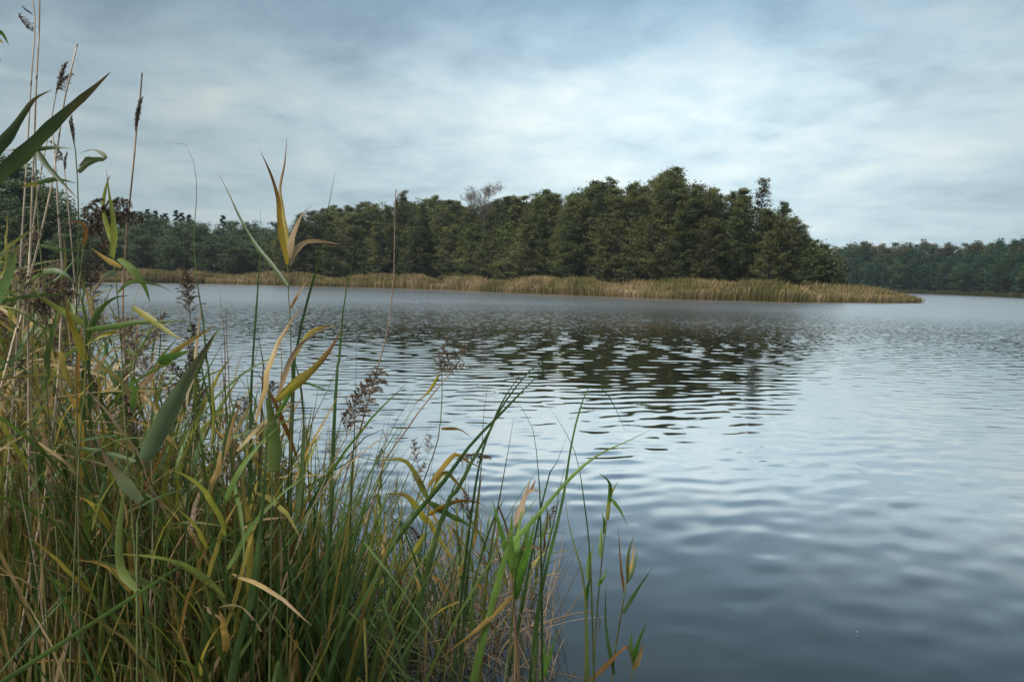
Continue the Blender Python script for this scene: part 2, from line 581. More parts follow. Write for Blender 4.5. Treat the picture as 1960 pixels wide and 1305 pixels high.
def water_mat():
    m, N, L, out = mat_new('lake_water')
    geo = N.new('ShaderNodeNewGeometry')
    ln = N.new('ShaderNodeVectorMath')
    ln.operation = 'LENGTH'
    L.new(geo.outputs['Position'], ln.inputs[0])

    def nz(scale, sx, sy, detail):
        mp = N.new('ShaderNodeMapping')
        mp.inputs['Scale'].default_value = (sx, sy, 1)
        mp.inputs['Rotation'].default_value = (0, 0, R(-8))
        L.new(geo.outputs['Position'], mp.inputs[0])
        n = N.new('ShaderNodeTexNoise')
        n.inputs['Scale'].default_value = scale
        n.inputs['Detail'].default_value = detail
        n.inputs['Roughness'].default_value = 0.55
        L.new(mp.outputs[0], n.inputs['Vector'])
        s = N.new('ShaderNodeVectorMath')
        s.operation = 'SUBTRACT'
        L.new(n.outputs['Color'], s.inputs[0])
        s.inputs[1].default_value = (0.5, 0.5, 0.5)
        return s.outputs[0]
    # wind chop: grows offshore, in broad cat's-paws
    paw = N.new('ShaderNodeTexNoise')
    paw.inputs['Scale'].default_value = 0.05
    paw.inputs['Detail'].default_value = 3
    mpp = N.new('ShaderNodeMapping')
    mpp.inputs['Scale'].default_value = (0.6, 1.6, 1)
    L.new(geo.outputs['Position'], mpp.inputs[0])
    L.new(mpp.outputs[0], paw.inputs['Vector'])
    mr = N.new('ShaderNodeMapRange')
    mr.interpolation_type = 'SMOOTHSTEP'
    mr.inputs['From Min'].default_value = 16
    mr.inputs['From Max'].default_value = 38
    mr.inputs['To Min'].default_value = 0.0
    mr.inputs['To Max'].default_value = 0.5
    L.new(ln.outputs['Value'], mr.inputs[0])
    pm = N.new('ShaderNodeMapRange')
    pm.inputs['From Min'].default_value = 0.32
    pm.inputs['From Max'].default_value = 0.68
    pm.inputs['To Min'].default_value = 0.55
    pm.inputs['To Max'].default_value = 1.25
    L.new(paw.outputs[0], pm.inputs[0])
    am = N.new('ShaderNodeMath')
    am.operation = 'MULTIPLY'
    L.new(mr.outputs[0], am.inputs[0])
    L.new(pm.outputs[0], am.inputs[1])
    va = N.new('ShaderNodeVectorMath')
    va.operation = 'ADD'
    L.new(nz(15.0, 0.75, 1.0, 3), va.inputs[0])
    L.new(nz(7.0, 0.65, 1.0, 2), va.inputs[1])
    vs = N.new('ShaderNodeVectorMath')
    vs.operation = 'SCALE'
    L.new(va.outputs[0], vs.inputs[0])
    L.new(am.outputs[0], vs.inputs['Scale'])
    vm = N.new('ShaderNodeVectorMath')
    vm.operation = 'MULTIPLY'
    L.new(vs.outputs[0], vm.inputs[0])
    vm.inputs[1].default_value = (0.6, 1.0, 0.0)
    vn = N.new('ShaderNodeVectorMath')
    vn.operation = 'ADD'
    L.new(vm.outputs[0], vn.inputs[0])
    L.new(geo.outputs['Normal'], vn.inputs[1])
    no = N.new('ShaderNodeVectorMath')
    no.operation = 'NORMALIZE'
    L.new(vn.outputs[0], no.inputs[0])
    fr = N.new('ShaderNodeFresnel')
    fr.inputs['IOR'].default_value = 1.2
    L.new(no.outputs[0], fr.inputs['Normal'])
    fm = N.new('ShaderNodeMath')
    fm.operation = 'MULTIPLY_ADD'
    fm.use_clamp = True
    L.new(fr.outputs[0], fm.inputs[0])
    fm.inputs[1].default_value = 6.6
    fm.inputs[2].default_value = 0.0
    gl = N.new('ShaderNodeBsdfGlossy')
    ro = N.new('ShaderNodeMapRange')
    ro.inputs['From Min'].default_value = 20
    ro.inputs['From Max'].default_value = 60
    ro.inputs['To Min'].default_value = 0.03
    ro.inputs['To Max'].default_value = 0.25
    L.new(ln.outputs['Value'], ro.inputs[0])
    L.new(ro.outputs[0], gl.inputs['Roughness'])
    L.new(no.outputs[0], gl.inputs['Normal'])
    df = N.new('ShaderNodeBsdfDiffuse')
    df.inputs[0].default_value = (0.016, 0.022, 0.024, 1)
    ms = N.new('ShaderNodeMixShader')
    L.new(fm.outputs[0], ms.inputs[0])
    L.new(df.outputs[0], ms.inputs[1])
    L.new(gl.outputs[0], ms.inputs[2])
    L.new(ms.outputs[0], out.inputs[0])
    return m


M_water = water_mat()

# ------------------------------------------------------------------ water
def build_water():
    rs = [0.5]
    while rs[-1] < 60:
        rs.append(rs[-1] + max(0.032, rs[-1] * 0.0040))
    rs += [64, 72, 85, 105, 140, 180, 240, 320, 400]
    rs = np.array(rs)
    th = np.concatenate([np.linspace(-R(48), R(48), 520), np.linspace(R(48), 2 * np.pi - R(48), 60)[1:-1]])
    RR, TT = np.meshgrid(rs, th, indexing='ij')
    X, Y = RR * np.sin(TT), RR * np.cos(TT)
    Z = np.zeros_like(X)
    g = np.random.default_rng(4)
    spacing = np.maximum(0.032, RR * 0.0040)
    # slow warp so that crests wander
    wx = 0.5 * np.sin(X * 0.31 + Y * 0.17 + 1) + 0.35 * np.sin(X * 0.13 - Y * 0.42 + 2)
    wy = 0.5 * np.sin(X * 0.21 - Y * 0.12 + 4) + 0.3 * np.sin(X * 0.47 + Y * 0.2)
    patch = 1 + 0.6 * np.sin(X * 0.19 + 0.9 * np.sin(Y * 0.13)) * np.sin(Y * 0.27 + 0.5 * np.sin(X * 0.23) + 1)

    def band(lam0, lam1, n, slope_r, spread, mean):
        nonlocal Z
        sl = np.interp(RR, *slope_r) * patch
        for i in range(n):
            lam = lam0 * (lam1 / lam0) ** g.random()
            k = 2 * np.pi / lam
            a = R(mean) + R(spread) * g.normal()
            kx, ky = k * math.sin(a), k * math.cos(a)
            fade = np.clip((lam / spacing - 3.0) / 3.0, 0, 1)
            Z += fade * sl * math.sqrt(2.0 / n) / k * np.sin(kx * (X + wx) + ky * (Y + wy) + g.random() * 6.28)
    # ripples running ashore, crests lying across the view; calm water under the bank
    band(0.18, 0.42, 28, ([0, 6.5, 9, 13, 20, 40, 100], [0.0, 0.003, 0.018, 0.036, 0.040, 0.012, 0.0]), 29, 8)
    band(0.30, 0.76, 24, ([0, 4.5, 7.5, 11, 25, 38, 60], [0.0, 0.002, 0.014, 0.036, 0.042, 0.02, 0.0]), 24, -2)
    band(0.20, 0.48, 26, ([0, 3.5, 5, 8, 13, 30, 100], [0.001, 0.002, 0.009, 0.020, 0.014, 0.0, 0.0]), 48, 40)
    n, mth = RR.shape
    V = np.stack([X, Y, Z], 2).reshape(-1, 3)
    i = np.arange(n - 1)[:, None] * mth
    j = np.arange(mth)[None, :]
    j2 = (j + 1) % mth
    Q = np.stack([i + j, i + mth + j, i + mth + j2, i + j2], 2).reshape(-1, 4)
    Q = Q[:, ::-1]
    o = obj('water', mesh('water', V, Q, M_water))
    tag(o, 'rippled grey-blue lake water reflecting the cloudy sky', 'water', kind='structure')


build_water()

# ------------------------------------------------------------------ land
SHORE = np.array([(-95, 120), (-82, 134), (-64, 144), (-29, 134), (-12, 124), (1.6, 106), (20, 86), (33, 82.5), (41, 86), (54, 90.5)], float)
POINT = np.array(list(map(tuple, SHORE)) + [(57, 93), (52, 108), (30, 150), (-20, 200), (-60, 260), (-60, 450), (-450, 450), (-450, 20), (-40, 14), (-60, 60), (-80, 95)], float)
RIGHT = np.array([(70, 450), (100, 330), (129, 270), (144, 235), (134, 195), (124, 160), (120, 120), (135, 60), (450, 40), (450, 450)], float)


def sdist(X, Y, poly):
    """distance to the polygon's edge, positive inside"""
    P = np.stack([X, Y], -1)
    d = np.full(X.shape, 1e9)
    ins = np.zeros(X.shape, bool)
    for a, b in zip(poly, np.roll(poly, -1, 0)):
        ab = b - a
        t = np.clip(((P - a) @ ab) / (ab @ ab), 0, 1)
        d = np.minimum(d, np.linalg.norm(P - (a + t[..., None] * ab), axis=-1))
        c = ((a[1] > Y) != (b[1] > Y)) & (X < (b[0] - a[0]) * (Y - a[1]) / (b[1] - a[1] + 1e-12) + a[0])
        ins ^= c
    return np.where(ins, d, -d)


def land_h(X, Y):
    X, Y = np.asarray(X, float), np.asarray(Y, float)
    a = sdist(X, Y, POINT)
    b = sdist(X, Y, RIGHT)
    h = np.clip(np.maximum(a, b) * 0.12, -1.2, 0.5)
    h = h + np.clip(b - 6, 0, 60) * 0.13 + np.clip(a - 60, 0, 80) * 0.05
    return h + 0.12 * np.sin(X * 0.3) * np.sin(Y * 0.27)


def build_land():
    xs, ys = np.arange(-450, 451, 4.0), np.arange(-120, 451, 4.0)
    X, Y = np.meshgrid(xs, ys)
    Z = land_h(X, Y) - 0.05
    n, m = X.shape
    i = np.arange(n - 1)[:, None] * m
    j = np.arange(m - 1)[None, :]
    Q = np.stack([i + j, i + j + 1, i + m + j + 1, i + m + j], 2).reshape(-1, 4)
    o = obj('ground', mesh('ground', np.stack([X, Y, Z], 2).reshape(-1, 3), Q, M_land))
    tag(o, 'lake bed rising to the wooded shores', 'ground', kind='structure')
    # the near bank
    xs, ys = np.arange(-11, 2.5, 0.12), np.arange(-3, 16, 0.12)
    X, Y = np.meshgrid(xs, ys)
    edge = np.interp(Y, [-3, 1.2, 2.2, 3.2, 4.5, 6, 9, 16], [1.6, 0.7, -0.55, -1.35, -2.3, -3.9, -6.2, -10.5])
    Z = np.clip((edge - X) * 0.35, -0.9, 0.16) + 0.04 * np.sin(X * 5 + 1) * np.sin(Y * 4.3) + rng.normal(0, 0.012, X.shape)
    n, m = X.shape
    i = np.arange(n - 1)[:, None] * m
    j = np.arange(m - 1)[None, :]
    Q = np.stack([i + j, i + j + 1, i + m + j + 1, i + m + j], 2).reshape(-1, 4)
    o = obj('bank', mesh('bank', np.stack([X, Y, Z], 2).reshape(-1, 3), Q, M_soil))
    tag(o, 'dark wet soil of the near bank under the reeds', 'bank', kind='structure')


build_land()

# ------------------------------------------------------------------ trees
def unit(n, g):
    return nrm(g.normal(size=(n, 3)))


def leafquads(C, size, g, flat=0.5):
    """leaf clump quads at centres C, leaning to the horizontal by flat"""
    n = len(C)
    nn = unit(n, g)
    nn[:, 2] = np.abs(nn[:, 2]) + flat
    nn = nrm(nn)
    a = nrm(np.cross(nn, unit(n, g)))
    b = np.cross(nn, a)
    s = size * (0.6 + 0.8 * g.random((n, 1)))
    return quads(C, a * s, b * s * 0.62)


def make_tree(name, seed, H, prof, nb, leaf_n, leaf, m_leaf, m_bark, droop=0.1, up=0.5, r0=0.2, start=0.1, spread=0.45, flat=0.6, twigs=4, clump=0.35):
    """trunk with limbs; leaf clumps along the outer part of every branch"""
    g = np.random.default_rng(seed)
    root = empty(name)
    n = 10
    lean = g.normal(0, 0.25, (n, 2)).cumsum(0) * 0.25
    z = np.linspace(0, H * 0.97, n)
    TP = np.stack([lean[:, 0] - lean[0, 0], lean[:, 1] - lean[0, 1], z], 1)
    TP[0, 2] = -0.4
    tb = Bag()
    tb.add(tube(TP, np.linspace(r0, 0.03, n), 6))
    cr = []
    for i in range(nb):
        f = start + (1.0 - start) * (i + g.random()) / nb
        a = i * 2.39996 + g.normal(0, 0.5)
        rad = prof(f) * (0.55 + 0.6 * g.random()) * (1 + 0.22 * math.sin(a * 2 + seed) + 0.15 * math.sin(a * 3 + f * 9 + seed))
        zt = f * H * (1 + g.normal(0, 0.018))
        rise = rad * math.tan(up * (0.55 + 0.75 * f) + g.normal(0, 0.10))
        zb = min(max(start * H * 0.5, zt - rise), H * 0.96)
        p0 = np.array([np.interp(zb, z, TP[:, 0]), np.interp(zb, z, TP[:, 1]), zb])
        tip = p0 + np.array([math.cos(a) * rad, math.sin(a) * rad, zt - zb])
        L = float(np.linalg.norm(tip - p0)) + 0.15
        d = nrm(tip - p0)
        t = np.linspace(0, 1, 5)[:, None]
        P = p0 + (tip - p0) * t + np.array([0, 0, droop * L]) * (t - t ** 2)
        tb.add(tube(P, np.linspace(0.03 + 0.012 * L, 0.01, 5), 3))
        ts = [(P, L)]
        for k in range(twigs):
            tt = 0.3 + 0.6 * g.random()
            q0 = np.array([np.interp(tt, t[:, 0], P[:, c]) for c in range(3)])
            d2 = nrm(d + g.normal(0, spread, 3) * np.array([1, 1, 0.55]))
            l2 = L * (0.28 + 0.3 * g.random())
            ts.append((q0 + d2 * l2 * t + np.array([0, 0, -droop * l2]) * t ** 2, l2))
        per = max(6, int(leaf_n / nb / (twigs + 1)))
        for P2, l2 in ts:
            u = 0.22 + 0.78 * g.random(per) ** 0.8
            C = np.stack([np.interp(u, t[:, 0], P2[:, c]) for c in range(3)], 1)
            cr.append(C + g.normal(0, clump, (per, 3)) * np.array([1, 1, 0.55]))
    C = np.concatenate(cr)
    C = C[C[:, 2] > 0.5]
    b = Bag()
    b.add(leafquads(C, leaf, g, flat))
    t = obj('trunk', tb.mesh('trunk', m_bark), root)
    c = obj('crown', b.mesh('crown', m_leaf, False), root)
    KIDS[root.name] = [t, c]
    root['H'] = H
    return root


def alder_profile(i):
    """crown outlines from broad and domed to slim and pointed"""
    ex = (0.42, 0.62, 0.5, 0.8, 0.45, 0.56, 0.7)[i]
    w = (4.9, 4.2, 5.0, 3.7, 4.6, 4.4, 4.0)[i]
    return lambda f: w * (min(1, (f + 0.10) / 0.35) ** 0.6) * max(0.06, (1 - f ** 1.5) ** ex)


def prof_round(f):
    return 5.0 * math.sqrt(max(0.05, 1 - ((f - 0.5) / 0.52) ** 2))


def prof_birch(f):
    return 3.4 * (min(1, f / 0.3)) * max(0.12, (1 - f) ** 0.6)


def prof_spruce(f):
    return 3.2 * (1 - f) ** 0.85 + 0.15


def prof_bush(f):
    return 1.6 * math.sqrt(max(0.05, 1 - ((f - 0.45) / 0.6) ** 2))


ALD = [make_tree('alder_tree', 20 + i, 18.0, alder_profile(i), 80, 17000, 0.125, (M_alder, M_alder2)[i % 2], M_bark, droop=0.15, up=0.78, start=0.05 + 0.07 * (i % 3), clump=0.28, spread=0.6, flat=0.3) for i in range(7)]
BEE = [make_tree('beech_tree', 40 + i, 16.0, prof_round, 26, 6500, 0.25, m, M_bark, droop=0.1, up=0.7, r0=0.3, start=0.12, clump=0.6, spread=0.4) for i, m in enumerate((M_beech, M_beecho, M_beecha, M_beech, M_beecha))]
LFT = [make_tree('broadleaf_tree', 50 + i, 17.0, prof_round, 30, 6500, 0.23, M_left, M_bark, droop=0.1, up=0.65, r0=0.28, start=0.05, clump=0.55, spread=0.4) for i in range(4)]
SPR = [make_tree('spruce_tree', 60 + i, 20.0, prof_spruce, 80, 4200, 0.26, M_needle, M_bark, droop=0.0, up=-0.15, r0=0.22, start=0.06, clump=0.2, spread=0.35) for i in range(2)]
BIR = make_tree('birch_tree', 70, 20.0, prof_birch, 60, 4200, 0.15, M_birchl, M_birchbark, droop=0.4, up=0.75, r0=0.16, start=0.2, clump=0.3)
BUS = [make_tree('willow_bush', 75 + i, 4.5, prof_bush, 26, 1300, 0.16, M_willow, M_bark, droop=0.15, up=0.8, r0=0.06, start=0.05, clump=0.22) for i in range(2)]


def make_bare(seed, H):
    g = np.random.default_rng(seed)
    root = empty('bare_tree')
    tb, cb = Bag(), Bag()
    P = np.array([(0, 0, -0.4), (0.1, 0, H * 0.3), (0, 0.1, H * 0.55), (0.1, 0, H * 0.7)])
    tb.add(tube(spline(P, 8), np.linspace(0.2, 0.09, 8), 6))

    def grow(p, d, L, r, lev, bag):
        e = p + d * L
        mid = (p + e) / 2 + g.normal(0, 0.06 * L, 3)
        bag.add(tube(np.array([p, mid, e]), [r, r * .8, r * .6], 3))
        if lev:
            for k in range(4 if lev > 1 else 5):
                grow(p + (e - p) * (0.45 + 0.55 * g.random()), nrm(d + g.normal(0, 0.42, 3) + [0, 0, 0.12]), L * (0.55 + 0.2 * g.random()), max(r * 0.55, 0.011), lev - 1, cb)
    for i in range(7):
        a = i * 0.9
        grow(np.array([0.1, 0, H * (0.5 + 0.03 * i)]), nrm([math.cos(a) * 0.55, math.sin(a) * 0.55, 1]), H * 0.14, 0.05, 4, tb)
    ends = np.concatenate([v[-3:].mean(0, keepdims=True) for v in cb.V])
    C = np.repeat(ends, 2, 0) + g.normal(0, 0.22, (len(ends) * 2, 3))
    cb.add(leafquads(C, 0.075, g, 0.2))
    t = obj('trunk', tb.mesh('trunk', M_bark), root)
    c = obj('crown', cb.mesh('crown', M_twig), root)
    KIDS[root.name] = [t, c]
    return root


BARE = make_bare(80, 20.0)
USED = set()


def plant(src, x, y, h, wscale, label, cat, group, g, native=None):
    H = native or src['H']
    z = float(land_h(x, y)) - 0.1
    s = h / H
    rz = g.random() * 6.283
    sc = (s * wscale, s * wscale, s)
    if src.name not in USED:
        USED.add(src.name)
        o = src
        o.location, o.rotation_euler, o.scale = (x, y, z), (0, 0, rz), sc
        o['label'] = label
        if group:
            o['group'] = group
    else:
        o = copy_thing(src, (x, y, z), (0, 0, rz), sc, label, group)
        if not group and 'group' in o:
            del o['group']
    o['category'] = cat
    return o


def top_h(x, y, skyline):
    """height of a tree at (x, y) whose top lies on the skyline"""
    px, _ = to_px((x, y, 0))
    py = np.interp(px, skyline[:, 0], skyline[:, 1])
    d = (np.linalg.inv(CMN) @ np.array([x, y, 8.0, 1]))[2] * -1
    return at(px, py, d)[2] - float(land_h(x, y)), px


SKY_I = np.array([(370, 478), (400, 440), (440, 412), (500, 396), (560, 388), (620, 392), (680, 390), (740, 380), (770, 372), (800, 383), (850, 372),
                  (900, 374), (960, 370), (1010, 370), (1040, 360), (1090, 370), (1140, 348), (1200, 353), (1230, 348), (1260, 332), (1290, 326), (1320, 342),
                  (1380, 356), (1425, 366), (1445, 385), (1480, 400), (1520, 428), (1560, 455), (1605, 488)], float)
SKY_R = np.array([(1500, 480), (1590, 474), (1640, 467), (1700, 469), (1770, 461), (1800, 466), (1870, 459), (1920, 464), (1960, 457), (2200, 450)], float)
SKY_L = np.array([(-400, 290), (0, 296), (30, 305), (60, 326), (100, 352), (125, 395), (150, 420), (400, 425)], float)
SKY_L2 = np.array([(60, 400), (180, 418), (240, 408), (300, 410), (360, 412), (400, 418), (500, 425)], float)


def build_woods():
    g = np.random.default_rng(5)
    # the point: rows of alders behind the reed belt
    line = SHORE[1:].copy()
    seg = np.linalg.norm(np.diff(line, axis=0), axis=1)
    s = np.concatenate([[0], np.cumsum(seg)])
    ZONES = ((520, 'at its left end'), (640, 'behind the yellow-leaved reed'), (800, 'behind the thin tan stalk'), (870, 'left of the leafless tree'), (980, 'below the leafless tree'),
             (1110, 'right of the leafless tree'), (1220, 'left of the tallest trees'), (1330, 'beside the tallest tree'), (1430, 'between tallest tree and birch'), (1500, 'around the birch'), (9999, 'at its right end'))
    k = 0
    for row, (off, step, hk) in enumerate(((11.5, 4.0, 0.74), (14.5, 3.4, 0.92), (18.5, 3.2, 1.0), (24, 4.2, 1.0))):
        u = 30.0 + row * 1.3
        while u < s[-1] - 1:
            x0 = np.interp(u, s, line[:, 0])
            y0 = np.interp(u, s, line[:, 1])
            x = x0 + off * 0.35 + g.normal(0, 0.7)
            y = y0 + off + g.normal(0, 0.9)
            u += step * (0.7 + 0.6 * g.random())
            hh, px = top_h(x, y, SKY_I)
            if px < 375 or px > 1597 or hh < 2.5:
                continue
            hh *= hk * (0.90 + 0.12 * g.random())
            if abs(px - 915) < 34:
                hh *= 0.93
            w = 1.0 if hh > 12 else 1.15
            zone = next(z for lim, z in ZONES if px < lim)
            depth = 'front edge' if row == 0 else ('second row' if row == 1 else 'inner part')
            plant(ALD[k % len(ALD)], x, y, hh, w * (1.05 + 0.45 * g.random()), "olive alder in the %s of the point's wood, %s" % (depth, zone), 'tree',
                  'alders in the %s of the wood, %s' % (depth, zone), g)
            k += 1

    def single(src, px, py, d, label, w=1.0, native=None):
        p = at(px, py, d)
        plant(src, p[0], p[1], p[2] - float(land_h(p[0], p[1])), w, label, 'tree', None, g, native)
    single(ALD[2], 1287, 324, 103, 'tallest alder at the middle right of the wooded point', 0.85)
    single(ALD[4], 1263, 330, 101, 'alder just left of the tallest tree on the wooded point', 0.7)
    single(BIR, 1462, 340, 103, 'slender brownish birch rising above the right shoulder of the wood', 1.25)
    single(ALD[3], 1418, 366, 104, 'alder just left of the slender birch on the point', 1.0)
    single(ALD[5], 1500, 385, 104, 'narrow alder right of the slender birch on the point', 0.8)
    single(ALD[1], 1522, 415, 103, 'small pointed alder near the right end of the wood', 0.95)
    single(BARE, 922, 338, 132, 'nearly leafless grey tree showing above the middle of the wood', 1.0, 20.0)
    for i, (px, d) in enumerate(((1545, 99), (1572, 98), (1592, 97.5), (1500, 97), (1440, 97), (1350, 98), (1215, 101), (1130, 110))):
        p = at(px, 548, d)
        plant(BUS[i % 2], p[0], p[1], 5.5 if i < 3 else 4.0, 1.1, 'low olive bush at the foot of the wood on the point', 'bush', 'bushes at the foot of the wood', g)
    single(BUS[0], 1572, 462, 101, 'pale thin bush at the right end of the wood', 0.8)
    RK = ('front row', 'second row', 'middle', 'skyline', 'skyline')
    # far shore on the right
    line = np.array([(118, 285), (131, 268), (146, 236), (137, 196), (127, 162), (124, 130)], float)
    seg = np.linalg.norm(np.diff(line, axis=0), axis=1)
    s = np.concatenate([[0], np.cumsum(seg)])
    k = 0
    for row, (off, step, hk) in enumerate(((5, 5.0, 0.60), (11, 5.5, 0.76), (19, 6, 0.9), (29, 6, 1.0), (40, 7, 1.0))):
        u = -20.0
        while u < s[-1]:
            x = np.interp(u, s, line[:, 0]) + off * 0.93 + g.normal(0, 1)
            y = np.interp(u, s, line[:, 1]) + off * 0.35 + g.normal(0, 1) - min(u, 0) * 0.8
            u += step * (0.7 + 0.6 * g.random())
            hh, px = top_h(x, y, SKY_R)
            if px < 1540 or px > 2080:
                continue
            hh = hh * hk * (0.86 + 0.2 * g.random()) if row < 3 else hh * (0.86 + 0.16 * g.random())
            src = BEE[(0, 1, 3)[k % 3]] if row < 2 or g.random() < 0.55 else BEE[(2, 4)[k % 2]]
            aut = src in (BEE[2], BEE[4])
            zn = 'behind the reed tip' if px < 1690 else ('right of the reed tip' if px < 1830 else 'at the right edge')
            plant(src, x, y, hh, 0.95 + 0.3 * g.random(),
                  ('russet autumn tree, %s of the far right wood, %s' if aut else 'bluish green tree, %s of the far right wood, %s') % (RK[row], zn),
                  'tree', ('russet trees, %s of the far right wood, %s' if aut else 'green trees, %s of the far right wood, %s') % (RK[row], zn), g)
            k += 1
    # left shore: nearer dark trees, farther ones, spruces behind
    LR = ('front row', 'middle row', 'back row')
    k = 0
    for px in range(-260, 150, 26):
        for row in range(3):
            d = 88 + row * 7 + g.normal(0, 2)
            p = at(px + g.normal(0, 8), 540, d)
            hh, pp = top_h(p[0], p[1], SKY_L)
            hh *= (0.72, 0.9, 1.0)[row] * (0.92 + 0.12 * g.random())
            plant(LFT[k % 4], p[0], p[1], hh, 1.0 + 0.2 * g.random(), 'dark broadleaf tree of the near left wood, %s' % LR[row], 'tree', 'near wood at the left, %s' % LR[row], g)
            k += 1
    for px in range(90, 600, 21):
        for row in range(3):
            d = 165 + row * 12 + g.normal(0, 3)
            p = at(px + g.normal(0, 8), 535, d)
            hh, pp = top_h(p[0], p[1], SKY_L2)
            zn = 'left of the lone plume stem' if px < 245 else ('between plume stem and folded blade' if px < 375 else 'right of the folded blade')
            hh *= (0.66, 0.84, 0.97)[row] * (0.9 + 0.13 * g.random())
            plant(LFT[k % 4], p[0], p[1], hh, 1.05 + 0.2 * g.random(), 'grey-green tree of the distant left bay, %s, %s' % (LR[row], zn), 'tree', 'trees of the left bay, %s, %s' % (LR[row], zn), g)
            k += 1
    for i, (px, py) in enumerate(((243, 396), (268, 404), (284, 399), (297, 402), (318, 407), (336, 401), (349, 406), (362, 410), (425, 411), (257, 408), (308, 410), (231, 405))):
        p = at(px, py, 208 + g.normal(0, 4))
        plant(SPR[i % 2], p[0], p[1], p[2] - float(land_h(p[0], p[1])), 0.8 + 0.2 * g.random(), 'dark pointed spruce above the distant left wood', 'tree', 'spruces above the left wood', g)


build_woods()

# ------------------------------------------------------------------ reed belts
def reed_belt(name, line, depth, n, hgt, label, seed, wid=0.045, dens_front=1.5, mat=None, taper=False):
    g = np.random.default_rng(seed)
    line = np.asarray(line, float)
    seg = np.linalg.norm(np.diff(line, axis=0), axis=1)
    s = np.concatenate([[0], np.cumsum(seg)])
    u = g.random(n) * s[-1]
    off = depth * g.random(n) ** dens_front - 0.6 + 0.9 * np.sin(u * 0.35) * np.sin(u * 0.11 + 1)
    x = np.interp(u, s, line[:, 0]) + g.normal(0, 0.5, n)
    y = np.interp(u, s, line[:, 1]) + off + g.normal(0, 0.3, n)
    # no stalk beyond the tip's end: the belt thins out
    endk = np.clip((s[-1] - u) / 11.0, 0.0, 1) if taper else np.ones(n)
    lump = 0.86 + 0.13 * np.sin(u * 0.23 + off * 0.4) + 0.09 * np.sin(u * 0.71 + 2) + 0.06 * np.sin(u * 1.9 + off) + 0.05 * np.sin(u * 4.3 + off * 2)
    h = hgt * (0.66 + 0.40 * g.random(n)) * lump * (0.32 + 0.68 * endk ** 0.7) * (1 - 0.28 * np.clip(np.sin(u * 0.37 + 1.3) * np.sin(u * 0.113) * 1.6 - 0.5, 0, 1)) * np.clip(0.6 + off / 2.2, 0.62, 1.0)
    lean = g.normal(0.10, 0.19, n) * h
    leany = g.normal(0, 0.08, n) * h
    az = g.normal(0, 0.6, n)
    sx, sy = np.cos(az), np.sin(az)
    V, U = [], []
    for t, w in ((0, 0.8), (0.55, 1.0), (0.82, 1.0), (1.0, 0.35)):
        cx, cy, cz = x + lean * t * t, y + leany * t * t, h * t - 0.15 * (1 - t)
        ww = wid * w * (1 + 0.5 * g.random(n))
        if t == 0.82:
            ww *= 1.7
        V.append(np.stack([cx - sx * ww, cy - sy * ww, cz], 1))
        V.append(np.stack([cx + sx * ww, cy + sy * ww, cz], 1))
        U += [np.stack([np.zeros(n), np.full(n, t)], 1), np.stack([np.ones(n), np.full(n, t)], 1)]
    V = np.stack(V, 1).reshape(-1, 3)
    U = np.stack(U, 1).reshape(-1, 2)
    b = np.arange(n)[:, None] * 8
    Q = np.concatenate([b + np.array([[2 * k, 2 * k + 1, 2 * k + 3, 2 * k + 2]]) for k in range(3)])
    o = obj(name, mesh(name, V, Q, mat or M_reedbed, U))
    return tag(o, label, 'reeds', kind='stuff')


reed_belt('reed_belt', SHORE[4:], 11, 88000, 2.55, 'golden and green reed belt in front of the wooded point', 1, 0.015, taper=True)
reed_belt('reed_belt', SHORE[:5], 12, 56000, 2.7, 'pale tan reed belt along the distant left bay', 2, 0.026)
reed_belt('reed_belt', [(129, 270), (144, 235), (134, 195), (124, 160), (121, 130)], 5, 14000, 1.5, 'low green reed fringe under the far right wood', 3, 0.035, mat=M_willow)
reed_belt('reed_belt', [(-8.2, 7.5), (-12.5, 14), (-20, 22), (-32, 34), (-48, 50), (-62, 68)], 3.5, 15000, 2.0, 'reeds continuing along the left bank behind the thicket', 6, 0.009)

# ------------------------------------------------------------------ foreground reeds
def wprof(n, W, base=0.45, tipp=2.2, peak=0.3):
    t = np.linspace(0, 1, n)
    return W * (base + (1 - base) * np.sin(np.minimum(t / peak, 1) * np.pi / 2)) * (1 - t ** tipp) + 0.0006


def plume_mesh(seed, L, nb, spread, nod, mat, dens=9, hang=0.5):
    """reed panicle along +z: many thin branches set with spikelets, nodding towards +x"""
    g = np.random.default_rng(seed)
    b = Bag()
    t = np.linspace(0, 1, 8)
    rach = np.stack([nod * L * t ** 2, 0.02 * L * np.sin(t * 5), L * (t - 0.25 * nod * t ** 2)], 1)
    b.add(tube(rach, np.linspace(0.0016, 0.0006, 8), 3))
    for i in range(nb):
        f = 0.03 + 0.92 * (i / nb)
        p = np.array([np.interp(f, t, rach[:, c]) for c in range(3)])
        l = L * (0.42 * (1 - f) ** 0.6 + 0.09) * (0.6 + 0.6 * g.random())
        a = g.random() * 6.283
        out = np.array([math.cos(a) * spread + nod * 0.6, math.sin(a) * spread, 0.75])
        d = nrm(out)
        u = np.linspace(0, 1, 6)[:, None]
        P = p + d * l * u + np.array([nod * 0.35 * l, 0, -hang * l]) * u ** 2.2
        b.add(ribbon(P, np.full(6, 0.0014), np.cross(d, [0.2, 0.5, 0.3]), 0))
        n = dens * 2 + int(g.integers(0, 6))
        uu = 0.15 + 0.85 * g.random(n)
        C = np.stack([np.interp(uu, u[:, 0], P[:, c]) for c in range(3)], 1) + g.normal(0, 0.0025, (n, 3))
        T = nrm(np.gradient(P, axis=0))
        D = np.stack([np.interp(uu, u[:, 0], T[:, c]) for c in range(3)], 1)
        D = nrm(D + g.normal(0, 0.25, (n, 3)))
        S = nrm(np.cross(D, unit(n, g)))
        s = 0.0085 * (0.6 + 0.8 * g.random((n, 1)))
        b.add(quads(C, D * s, S * s * 0.20))
    return b.mesh('plume', mat, False)


